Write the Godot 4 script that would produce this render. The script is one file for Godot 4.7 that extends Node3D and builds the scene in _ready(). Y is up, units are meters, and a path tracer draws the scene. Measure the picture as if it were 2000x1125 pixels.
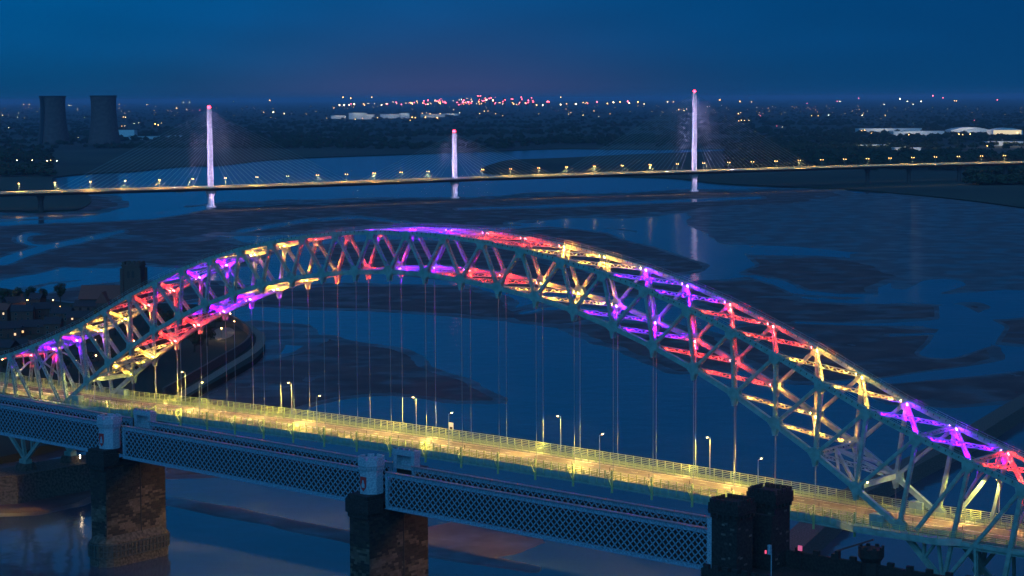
extends Node3D
# Dusk over a tidal river: a lit steel arch bridge, a railway lattice bridge before it, a cable-stayed bridge far behind.
# World: the near truss of the arch lies in the plane z = 0, its midspan at x = 0; water is y = 0; metres.

# ---------------------------------------------------------------- camera numbers (fitted to the bridge's own nodes)
const EYE := Vector3(364.74, 129.0, 387.25)
const FOCAL := 3889.0
const PITCH := 0.0953019
const YAW := 0.7027443
const ROLL := -0.0055087
var cam_r: Vector3
var cam_u: Vector3
var cam_f: Vector3

var rng := RandomNumberGenerator.new()
var names := {}
var M := {}
var unit_box := BoxMesh.new()

func setup_axes() -> void:
	var r := Vector3(cos(YAW), 0, -sin(YAW))
	var fh := Vector3(-sin(YAW), 0, -cos(YAW))
	var f := fh * cos(PITCH) - Vector3.UP * sin(PITCH)
	var u := fh * sin(PITCH) + Vector3.UP * cos(PITCH)
	cam_f = f
	cam_r = r * cos(ROLL) + u * sin(ROLL)
	cam_u = -r * sin(ROLL) + u * cos(ROLL)

func way(x: float, y: float) -> Vector3:
	return (cam_f + cam_r * ((x - 1000.0) / FOCAL) - cam_u * ((y - 562.5) / FOCAL)).normalized()

func g(x: float, y: float, h := 0.0) -> Vector3:      # the point of the level h seen in that direction
	var d := way(x, y)
	return EYE + d * ((h - EYE.y) / d.y)

# ---------------------------------------------------------------- mesh building
class MB:
	var v := PackedVector3Array()
	var c := PackedColorArray()
	var tint := Color(1, 1, 1)
	var colored := false
	func tri(a: Vector3, b: Vector3, d: Vector3) -> void:
		v.append(a); v.append(b); v.append(d)
		if colored:
			c.append(tint); c.append(tint); c.append(tint)
	func quad(a: Vector3, b: Vector3, d: Vector3, e: Vector3) -> void:
		tri(a, b, d); tri(a, d, e)
	func frame(o: Vector3, x: Vector3, y: Vector3, z: Vector3) -> void:   # a box: centre and three half edges
		var p := []
		for i in 8:
			p.append(o + x * (1.0 if i & 1 else -1.0) + y * (1.0 if i & 2 else -1.0) + z * (1.0 if i & 4 else -1.0))
		quad(p[0], p[1], p[3], p[2]); quad(p[5], p[4], p[6], p[7])
		quad(p[4], p[0], p[2], p[6]); quad(p[1], p[5], p[7], p[3])
		quad(p[2], p[3], p[7], p[6]); quad(p[4], p[5], p[1], p[0])
	func box(lo: Vector3, hi: Vector3) -> void:
		var h := (hi - lo) * 0.5
		frame((lo + hi) * 0.5, Vector3(h.x, 0, 0), Vector3(0, h.y, 0), Vector3(0, 0, h.z))
	func beam(a: Vector3, b: Vector3, w: float, h: float, up := Vector3.UP) -> void:  # w across, h along up
		var d := (b - a)
		var x := d.normalized()
		var s := x.cross(up)
		if s.length() < 0.001:
			s = x.cross(Vector3.RIGHT)
		s = s.normalized()
		var t := s.cross(x)
		frame((a + b) * 0.5, d * 0.5, t * (h * 0.5), s * (w * 0.5))
	func prism(poly: PackedVector3Array, along: Vector3) -> void:   # a flat outline pushed along a vector
		var n := poly.size()
		var mid := Vector3.ZERO
		for p in poly: mid += p
		mid /= n
		for i in n:
			var a := poly[i]
			var b := poly[(i + 1) % n]
			tri(mid, b, a)
			tri(mid + along, a + along, b + along)
			quad(a, b, b + along, a + along)
	func lathe(o: Vector3, prof: Array, n: int, turn := 0.0, cap := true) -> void:   # prof: [radius, height] from low to high
		for k in prof.size() - 1:
			for i in n:
				var a0 := TAU * i / n + turn
				var a1 := TAU * (i + 1) / n + turn
				var r0: float = prof[k][0]
				var r1: float = prof[k + 1][0]
				var y0: float = prof[k][1]
				var y1: float = prof[k + 1][1]
				quad(o + Vector3(cos(a0) * r0, y0, sin(a0) * r0), o + Vector3(cos(a1) * r0, y0, sin(a1) * r0), o + Vector3(cos(a1) * r1, y1, sin(a1) * r1), o + Vector3(cos(a0) * r1, y1, sin(a0) * r1))
		if cap:
			var rt: float = prof[-1][0]
			var yt: float = prof[-1][1]
			for i in n:
				var a0 := TAU * i / n + turn
				var a1 := TAU * (i + 1) / n + turn
				tri(o + Vector3(0, yt, 0), o + Vector3(cos(a0) * rt, yt, sin(a0) * rt), o + Vector3(cos(a1) * rt, yt, sin(a1) * rt))
	func rod(a: Vector3, b: Vector3, r: float, n := 6, r2 := -1.0) -> void:
		var x := (b - a).normalized()
		var s := x.cross(Vector3.UP)
		if s.length() < 0.01:
			s = Vector3.RIGHT
		s = s.normalized()
		var t := x.cross(s)
		var q := r if r2 < 0.0 else r2
		for i in n:
			var a0 := TAU * i / n
			var a1 := TAU * (i + 1) / n
			var e0 := s * cos(a0) + t * sin(a0)
			var e1 := s * cos(a1) + t * sin(a1)
			quad(a + e0 * r, a + e1 * r, b + e1 * q, b + e0 * q)
			tri(a, a + e1 * r, a + e0 * r)
			tri(b, b + e0 * q, b + e1 * q)
	func mesh(m: Material) -> ArrayMesh:
		var arr := []
		arr.resize(Mesh.ARRAY_MAX)
		arr[Mesh.ARRAY_VERTEX] = v
		if colored:
			arr[Mesh.ARRAY_COLOR] = c
		var am := ArrayMesh.new()
		am.add_surface_from_arrays(Mesh.PRIMITIVE_TRIANGLES, arr)
		am.surface_set_material(0, m)
		return am

func part(called: String, b: MB, m: Material, parent: Node) -> MeshInstance3D:
	var o := MeshInstance3D.new()
	o.mesh = b.mesh(m)
	o.name = called
	parent.add_child(o, true)
	return o

func put(called: String, me: Mesh, t: Transform3D, parent: Node, m: Material = null) -> MeshInstance3D:
	var o := MeshInstance3D.new()
	o.mesh = me
	if m: o.material_override = m
	o.name = called
	o.transform = t
	parent.add_child(o, true)
	return o

func bar(called: String, a: Vector3, b: Vector3, w: float, h: float, m: Material, parent: Node, up := Vector3.UP) -> MeshInstance3D:
	var d := b - a
	var x := d.normalized()
	var s := x.cross(up)
	if s.length() < 0.001: s = x.cross(Vector3.RIGHT)
	s = s.normalized()
	var t := s.cross(x)
	return put(called, unit_box, Transform3D(Basis(x * d.length(), t * h, s * w), (a + b) * 0.5), parent, m)

func numbered(called: String) -> String:
	var n: int = names.get(called, 0)
	names[called] = n + 1
	return called if n == 0 else "%s_%03d" % [called, n]

func tag(o: Node, label: String, category: String, group := "", kind := "") -> void:
	o.set_meta("label", label)
	o.set_meta("category", category)
	if group: o.set_meta("group", group)
	if kind: o.set_meta("kind", kind)

func thing(called: String, label: String, category: String, at := Vector3.ZERO, turn := 0.0, group := "") -> Node3D:
	var o := Node3D.new()
	o.name = numbered(called)
	add_child(o)
	o.position = at
	o.rotation.y = turn
	tag(o, label, category, group)
	return o

func solid(called: String, b: MB, m: Material, label: String, category: String, group := "", kind := "") -> MeshInstance3D:
	var o := MeshInstance3D.new()
	o.mesh = b.mesh(m)
	o.name = numbered(called)
	add_child(o)
	tag(o, label, category, group, kind)
	return o

func again(o: Node3D, at: Vector3, turn := 0.0, label := "", group := "") -> Node3D:
	var r: Node3D = o.duplicate()
	r.name = numbered(str(o.name).get_slice("_0", 0))
	add_child(r)
	r.position = at
	r.rotation.y = turn
	if label: r.set_meta("label", label)
	if group: r.set_meta("group", group)
	return r

# ---------------------------------------------------------------- materials
func noise_image(seed_: int, freq: float, oct: int, size: int, stretch := 1.0) -> Image:
	var n := FastNoiseLite.new()
	n.seed = seed_
	n.noise_type = FastNoiseLite.TYPE_SIMPLEX_SMOOTH
	n.frequency = freq
	n.fractal_octaves = oct
	var im := n.get_seamless_image(size, size)
	if im.get_format() != Image.FORMAT_L8: im.convert(Image.FORMAT_L8)
	return im

func ramp_tex(seed_: int, freq: float, oct: int, size: int, stops: Array) -> ImageTexture:   # stops: [value 0..1, linear colour]
	var src := noise_image(seed_, freq, oct, size).get_data()
	var lut := PackedByteArray()
	for i in 256:
		var t := i / 255.0
		var k := 0
		while k < stops.size() - 2 and t > float(stops[k + 1][0]): k += 1
		var f: float = clampf((t - float(stops[k][0])) / maxf(float(stops[k + 1][0]) - float(stops[k][0]), 0.001), 0.0, 1.0)
		var a: Color = stops[k][1]
		var b: Color = stops[k + 1][1]
		var c: Color = a.lerp(b, f).linear_to_srgb()
		lut.append(int(c.r * 255)); lut.append(int(c.g * 255)); lut.append(int(c.b * 255))
	var out := PackedByteArray()
	out.resize(size * size * 3)
	for i in size * size:
		var q := src[i] * 3
		out[i * 3] = lut[q]; out[i * 3 + 1] = lut[q + 1]; out[i * 3 + 2] = lut[q + 2]
	return ImageTexture.create_from_image(Image.create_from_data(size, size, false, Image.FORMAT_RGB8, out))

func flat(c: Color, rough := 0.6, metal := 0.0) -> StandardMaterial3D:
	var m := StandardMaterial3D.new()
	m.albedo_color = c.linear_to_srgb()
	m.roughness = rough
	m.metallic = metal
	return m

func glow(c: Color, e: float) -> StandardMaterial3D:
	var m := flat(Color(0.6, 0.6, 0.6), 0.5)
	m.emission_enabled = true
	m.emission = c.linear_to_srgb()
	m.emission_energy_multiplier = e
	return m

func patchy(seed_: int, a: Color, b: Color, scale: float, rough := 0.7, freq := 0.02, rough_tex := false) -> StandardMaterial3D:
	var m := StandardMaterial3D.new()
	m.albedo_texture = ramp_tex(seed_, freq, 5, 256, [[0.25, a], [0.75, b]])
	m.roughness = rough
	m.uv1_triplanar = true
	m.uv1_world_triplanar = true
	m.uv1_scale = Vector3.ONE / scale
	return m

func make_materials() -> void:
	M.teal = patchy(3, Color(0.15, 0.27, 0.25), Color(0.21, 0.37, 0.34), 14.0, 0.5)
	M.rail = flat(Color(0.34, 0.46, 0.20), 0.5)
	M.cable = flat(Color(0.25, 0.33, 0.34), 0.5)
	M.hanger = flat(Color(0.17, 0.22, 0.22), 0.5)
	M.asphalt = patchy(5, Color(0.075, 0.07, 0.065), Color(0.115, 0.108, 0.1), 17.0, 0.85, 0.03)
	M.footway = patchy(6, Color(0.16, 0.155, 0.14), Color(0.22, 0.21, 0.19), 9.0, 0.85, 0.03)
	M.paint = flat(Color(0.7, 0.7, 0.66), 0.7)
	M.dark = flat(Color(0.02, 0.02, 0.022), 0.6)
	M.iron = patchy(7, Color(0.09, 0.18, 0.24), Color(0.22, 0.38, 0.48), 5.0, 0.55, 0.03)
	M.dark_backing = patchy(11, Color(0.035, 0.014, 0.012), Color(0.10, 0.04, 0.034), 3.0, 0.9, 0.05)  # dark red-brown for the added plates behind the lattice bars
	M.iron_top = patchy(8, Color(0.17, 0.16, 0.19), Color(0.30, 0.27, 0.31), 7.0, 0.6, 0.03)
	M.white_iron = patchy(9, Color(0.16, 0.26, 0.33), Color(0.34, 0.44, 0.50), 4.0, 0.55, 0.03)
	M.soot = patchy(10, Color(0.012, 0.011, 0.011), Color(0.032, 0.028, 0.026), 7.0, 0.95, 0.03)
	M.stone = StandardMaterial3D.new()
	M.stone.vertex_color_use_as_albedo = true
	M.stone.roughness = 0.95
	M.timber = patchy(12, Color(0.035, 0.04, 0.04), Color(0.09, 0.095, 0.09), 3.0, 0.9, 0.04)
	M.rock = patchy(13, Color(0.03, 0.025, 0.02), Color(0.13, 0.105, 0.085), 11.0, 0.95, 0.04)
	M.concrete = patchy(14, Color(0.5, 0.5, 0.5), Color(0.62, 0.62, 0.62), 20.0, 0.7, 0.02)
	M.tower_concrete = patchy(15, Color(0.08, 0.05, 0.05), Color(0.13, 0.085, 0.08), 60.0, 0.9, 0.02)
	M.far_deck = flat(Color(0.14, 0.13, 0.12), 0.8)
	M.grass = patchy(16, Color(0.01, 0.014, 0.007), Color(0.024, 0.03, 0.014), 900.0, 1.0, 0.02)
	M.field = patchy(17, Color(0.012, 0.02, 0.012), Color(0.04, 0.05, 0.03), 2600.0, 1.0, 0.012)
	M.leaf = flat(Color(0.025, 0.04, 0.015), 0.8)
	M.bark = flat(Color(0.04, 0.03, 0.022), 0.9)
	M.brick = patchy(18, Color(0.09, 0.035, 0.025), Color(0.16, 0.07, 0.05), 8.0, 0.9, 0.05)
	M.sandstone = patchy(19, Color(0.06, 0.04, 0.035), Color(0.13, 0.085, 0.07), 9.0, 0.95, 0.05)
	M.slate = patchy(20, Color(0.016, 0.017, 0.02), Color(0.04, 0.042, 0.048), 5.0, 0.6, 0.05)
	M.tile = patchy(21, Color(0.17, 0.045, 0.035), Color(0.26, 0.08, 0.06), 6.0, 0.85, 0.05)
	M.pane = flat(Color(0.02, 0.025, 0.03), 0.15)
	M.frame = flat(Color(0.22, 0.2, 0.18), 0.6)
	M.path = patchy(22, Color(0.14, 0.12, 0.095), Color(0.22, 0.19, 0.15), 12.0, 0.9, 0.04)
	M.red_paint = flat(Color(0.5, 0.03, 0.03), 0.6)
	M.sheet_white = flat(Color(0.6, 0.62, 0.64), 0.6)
	M.lit_window = glow(Color(1.0, 0.55, 0.2), 1.6)
	M.lamp_sodium = glow(Color(1.0, 0.62, 0.2), 30.0)
	M.lamp_far = glow(Color(1.0, 0.5, 0.14), 17.0)
	M.lamp_white = glow(Color(1.0, 0.74, 0.42), 24.0)
	M.lamp_pink = glow(Color(1.0, 0.12, 0.2), 18.0)
	M.lamp_red = glow(Color(1.0, 0.02, 0.05), 14.0)
	M.glow_purple = glow(Color(0.45, 0.16, 1.0), 40.0)
	M.glow_red = glow(Color(1.0, 0.14, 0.16), 40.0)
	M.glow_yellow = glow(Color(1.0, 0.6, 0.16), 40.0)
	# water and flats
	var w := StandardMaterial3D.new()
	w.albedo_texture = ramp_tex(31, 0.012, 4, 512, [[0.3, Color(0.03, 0.05, 0.085)], [0.7, Color(0.06, 0.075, 0.11)]])
	w.roughness = 0.11
	w.uv1_triplanar = true
	w.uv1_world_triplanar = true
	w.uv1_scale = Vector3(1.0 / 420.0, 1.0 / 420.0, 1.0 / 420.0)
	var hn := noise_image(32, 0.05, 5, 512)
	var nm: Image = hn.duplicate()
	nm.convert(Image.FORMAT_RGBA8)
	nm.bump_map_to_normal_map(3.0)
	w.normal_enabled = true
	w.normal_texture = ImageTexture.create_from_image(nm)
	w.normal_scale = 0.05
	M.water = w
	M.sand = wet_sand(41, Color(0.065, 0.036, 0.037), Color(0.115, 0.064, 0.062), 0.6)
	M.wet_sand = wet_sand(43, Color(0.06, 0.04, 0.045), Color(0.1, 0.07, 0.075), 0.38)

func wet_sand(seed_: int, a: Color, b: Color, rough: float) -> StandardMaterial3D:
	var m := StandardMaterial3D.new()
	m.albedo_texture = ramp_tex(seed_, 0.02, 5, 512, [[0.25, a], [0.75, b]])
	m.roughness = 1.0
	var lo := rough * 0.75
	var hi := minf(rough * 1.3, 1.0)
	m.roughness_texture = ramp_tex(seed_ + 1, 0.018, 5, 512, [[0.3, Color(lo, lo, lo).srgb_to_linear()], [0.65, Color(hi, hi, hi).srgb_to_linear()]])
	m.uv1_triplanar = true
	m.uv1_world_triplanar = true
	m.uv1_scale = Vector3(1.0 / 340.0, 1.0 / 340.0, 1.0 / 340.0)
	return m

# ---------------------------------------------------------------- outlines on the ground
func smooth_outline(px: Array, h: float, closed := true, step := 5) -> PackedVector3Array:
	var out := PackedVector3Array()
	var n := px.size()
	for i in n if closed else n - 1:
		var p0: Vector2 = px[(i - 1 + n) % n] if closed else px[maxi(i - 1, 0)]
		var p1: Vector2 = px[i]
		var p2: Vector2 = px[(i + 1) % n]
		var p3: Vector2 = px[(i + 2) % n] if closed else px[mini(i + 2, n - 1)]
		for k in step:
			var q := p1.cubic_interpolate(p2, p0, p3, k / float(step))
			out.append(g(q.x, q.y, h))
	if not closed:
		out.append(g(px[-1].x, px[-1].y, h))
	return out

func ground_sheet(outline: PackedVector3Array, h: float, ragged: float) -> MB:
	var b := MB.new()
	var n := FastNoiseLite.new()
	n.seed = 77
	n.frequency = 0.02
	var p2 := PackedVector2Array()
	for p in outline:
		var d := EYE.distance_to(p)
		var s := d * ragged
		p2.append(Vector2(p.x + n.get_noise_2d(p.x * 400.0 / d, p.z * 400.0 / d) * s, p.z + n.get_noise_2d(p.z * 400.0 / d, 91.0 + p.x * 400.0 / d) * s))
	var ix := Geometry2D.triangulate_polygon(p2)
	if ix.is_empty():
		print("outline fails ", outline[0])
	for k in ix.size() / 3:
		var a := p2[ix[k * 3]]
		var c := p2[ix[k * 3 + 1]]
		var d := p2[ix[k * 3 + 2]]
		b.tri(Vector3(a.x, h, a.y), Vector3(c.x, h, c.y), Vector3(d.x, h, d.y))
	for i in p2.size():
		var a := p2[i]
		var c := p2[(i + 1) % p2.size()]
		b.quad(Vector3(a.x, h, a.y), Vector3(c.x, h, c.y), Vector3(c.x, -0.6, c.y), Vector3(a.x, -0.6, a.y))
	return b

# the runnels that drain the flats: x, y and half width of each bend as seen from the camera's place
const CHANNELS := [
	[0, 512, 5, 40, 498, 4.5, 80, 486, 4, 130, 475, 3.5, 190, 463, 3, 235, 452, 2],
	[90, 480, 1.5, 60, 478, 2, 42, 470, 2.5, 44, 462, 2.5, 60, 457, 2, 78, 457, 1],
	[0, 437, 4, 100, 432, 3.5, 200, 428, 4, 290, 424, 3.5, 350, 414, 4, 400, 405, 3],
	[0, 560, 3, 60, 545, 4, 130, 528, 5, 200, 530, 6, 240, 527, 3],
	[60, 575, 4, 110, 560, 5, 180, 550, 4, 250, 545, 3],
	[1000, 436, 2, 1100, 442, 2.5, 1200, 452, 4, 1260, 466, 8, 1330, 480, 10, 1400, 500, 12, 1432, 517, 9, 1400, 535, 7, 1340, 545, 5, 1290, 552, 3],
	[1470, 540, 2, 1520, 552, 4, 1560, 570, 4, 1640, 577, 3, 1740, 578, 5, 1800, 570, 8, 1840, 555, 10],
	[1640, 748, 4, 1740, 743, 6, 1830, 733, 8, 1920, 722, 9, 2000, 712, 10],
	[1860, 600, 6, 1900, 640, 14, 1880, 670, 14, 1840, 690, 10],
	[1740, 655, 1, 1800, 653, 1.2, 1850, 650, 1.2],
	[1560, 630, 1.5, 1640, 633, 1.5, 1780, 636, 1],
	[470, 452, 2, 600, 430, 2.5, 700, 424, 2, 800, 436, 1.5],
	[900, 408, 1.5, 1050, 404, 2, 1200, 398, 2.5, 1340, 392, 2, 1480, 386, 1.5],
	[1020, 612, 1.5, 1060, 604, 2, 1130, 601, 2, 1180, 606, 1.5],
]

func bank_mesh(px: Array, k: int) -> Array:   # a bank of sand: high inside its outline, sinking under the water round it, ragged with runnels and pools
	var lo := Vector2(9999, 9999)
	var hi := -lo
	for p in px:
		lo = lo.min(p)
		hi = hi.max(p)
	var margin := Vector2(40, 9)
	lo -= margin
	hi += margin
	lo.x = maxf(lo.x, -60.0)
	hi.x = minf(hi.x, 2060.0)
	hi.y = minf(hi.y, 1140.0)
	var cell := Vector2(clampf((hi.x - lo.x) / 260.0, 2.0, 5.0), clampf((hi.y - lo.y) / 90.0, 0.8, 1.6))
	var nx := int((hi.x - lo.x) / cell.x)
	var ny := int((hi.y - lo.y) / cell.y)
	var n := FastNoiseLite.new()
	n.seed = 300 + k
	n.frequency = 1.0 / 75.0
	n.fractal_octaves = 5
	n.fractal_gain = 0.55
	var near_cuts := []
	for c: Array in CHANNELS:
		for i in c.size() / 3 - 1:
			var a := Vector2(c[i * 3] * 0.22, c[i * 3 + 1])
			var b2 := Vector2(c[i * 3 + 3] * 0.22, c[i * 3 + 4])
			if maxf(a.x, b2.x) > lo.x * 0.22 - 20 and minf(a.x, b2.x) < hi.x * 0.22 + 20 and maxf(a.y, b2.y) > lo.y - 16 and minf(a.y, b2.y) < hi.y + 16:
				near_cuts.append([a, b2 - a, float(c[i * 3 + 2]), float(c[i * 3 + 5])])
	var pts := PackedVector3Array()
	var cnt := px.size()
	for j in ny + 1:
		for i in nx + 1:
			var q := lo + Vector2(i * cell.x, j * cell.y)
			var qs := Vector2(q.x * 0.22, q.y)
			var best := 1e9
			var inside := false
			for e in cnt:
				var a: Vector2 = px[e]
				var c: Vector2 = px[(e + 1) % cnt]
				if (a.y > q.y) != (c.y > q.y) and q.x < (c.x - a.x) * (q.y - a.y) / (c.y - a.y) + a.x:
					inside = not inside
				var a2 := Vector2(a.x * 0.22, a.y)
				var d2 := Vector2(c.x * 0.22, c.y) - a2
				var t := clampf((qs - a2).dot(d2) / maxf(d2.length_squared(), 0.0001), 0.0, 1.0)
				best = minf(best, (a2 + d2 * t).distance_squared_to(qs))
			var sd := sqrt(best) * (1.0 if inside else -1.0)
			var p := g(q.x, q.y, 0.0)
			var s := 1.0 + EYE.distance_to(p) / 1600.0
			var w := n.get_noise_2d(p.x / s, p.z / s)
			p.y = clampf((sd + 2.5) * 0.06, -0.6, 0.30) + w * 0.42
			var cut := 1e9
			for e in near_cuts:
				var a2: Vector2 = e[0]
				var d2: Vector2 = e[1]
				var t := clampf((qs - a2).dot(d2) / maxf(d2.length_squared(), 0.0001), 0.0, 1.0)
				cut = minf(cut, (a2 + d2 * t).distance_to(qs) - lerpf(e[2], e[3], t))
			if cut < 4.0: p.y = minf(p.y, cut * 0.16 - 0.3 + w * 0.18)
			pts.append(p)
	var dry := MB.new()
	var wet := MB.new()
	for j in ny:
		for i in nx:
			var q := [pts[j * (nx + 1) + i], pts[j * (nx + 1) + i + 1], pts[(j + 1) * (nx + 1) + i + 1], pts[(j + 1) * (nx + 1) + i]]
			var hi_y := maxf(maxf(q[0].y, q[1].y), maxf(q[2].y, q[3].y))
			var low := 0.05 + 0.004 * k
			if hi_y > low:
				var e := []
				for p: Vector3 in q: e.append(p + Vector3(0, 0.004 * k, 0))
				dry.quad(e[0], e[1], e[2], e[3])
			if hi_y > -0.3:
				var e := []
				for p: Vector3 in q: e.append(Vector3(p.x, minf(p.y + 0.28, low + 0.02), p.z))
				wet.quad(e[0], e[1], e[2], e[3])
	return [dry, wet]

func V(a: Array) -> Array:
	var out := []
	for i in a.size() / 2:
		out.append(Vector2(a[i * 2], a[i * 2 + 1]))
	return out

# ================================================================ THE SCENE
func _ready() -> void:
	rng.seed = 20240611
	setup_axes()
	var cam := Camera3D.new()
	cam.name = "camera"
	cam.transform = Transform3D(Basis(cam_r, cam_u, -cam_f), EYE)
	cam.fov = rad_to_deg(2.0 * atan(562.5 / FOCAL))
	cam.near = 1.0
	cam.far = 200000.0
	add_child(cam)
	cam.current = true
	make_sky()
	var sun := DirectionalLight3D.new()
	sun.name = "afterglow"
	sun.light_color = Color(0.10, 0.52, 1.0).linear_to_srgb()
	sun.light_energy = 0.34
	sun.light_angular_distance = 50.0
	sun.shadow_enabled = true
	sun.look_at_from_position(Vector3.ZERO, Vector3(-0.42, -0.5, -0.78))
	add_child(sun)
	make_materials()
	make_ground()
	make_arch_bridge()
	make_bridge_lights()
	make_street_lamps()
	make_railway_bridge()
	make_castle()
	make_gateway()
	make_left_bank()
	make_far_things()
	make_town_lights()

func make_sky() -> void:
	var w := 1024
	var h := 512
	var im := Image.create(w, h, false, Image.FORMAT_RGBF)
	var north := Color(0.0, 0.092, 0.29)
	var north_low := Color(0.002, 0.062, 0.175)
	var south := Color(0.001, 0.044, 0.155)
	var south_low := Color(0.002, 0.046, 0.15)
	var high := Color(0.006, 0.098, 0.275)
	var zenith := Color(0.065, 0.095, 0.25)
	var city := way(860, 190)
	var mist := FastNoiseLite.new()
	mist.seed = 4
	mist.frequency = 1.0
	mist.fractal_octaves = 4
	for y in h:
		var el := (0.5 - (y + 0.5) / h) * PI
		for x in w:
			var az := (x + 0.5) / w * TAU
			var d := Vector3(sin(az) * cos(el), sin(el), -cos(az) * cos(el))
			var e := maxf(el, 0.0)
			var side := 0.5 - 0.5 * tanh(d.dot(Vector3(cos(YAW), 0, -sin(YAW))) / 0.24)     # the glow lingers in the north
			var c := south_low.lerp(north_low, side).lerp(south.lerp(north, side), smoothstep(0.0, 0.05, e))
			c = c.lerp(high, smoothstep(0.08, 0.35, e))
			c = c.lerp(zenith, smoothstep(0.35, 1.2, e))
			var off := Vector2(d.x, d.z).normalized().angle_to(Vector2(city.x, city.z).normalized())
			c *= 1.0 + 0.16 * mist.get_noise_3d(d.x * 7.0, d.y * 60.0, d.z * 7.0)
			c += Color(0.05, 0.005, 0.005) * (exp(-off * off / 0.009) * exp(-e / 0.018))
			im.set_pixel(x, y, c)
	var env := Environment.new()
	var sky := Sky.new()
	var pano := PanoramaSkyMaterial.new()
	pano.panorama = ImageTexture.create_from_image(im)
	sky.sky_material = pano
	env.background_mode = Environment.BG_SKY
	env.sky = sky
	env.tonemap_mode = Environment.TONE_MAPPER_LINEAR
	env.tonemap_exposure = 1.0
	env.fog_enabled = true
	env.fog_density = 0.00003
	env.fog_light_color = Color(0.75, 0.85, 1.0)
	env.sdfgi_enabled = true
	env.ssao_enabled = true
	env.ssil_enabled = true
	var we := WorldEnvironment.new()
	we.name = "environment"
	we.environment = env
	add_child(we)

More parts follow.
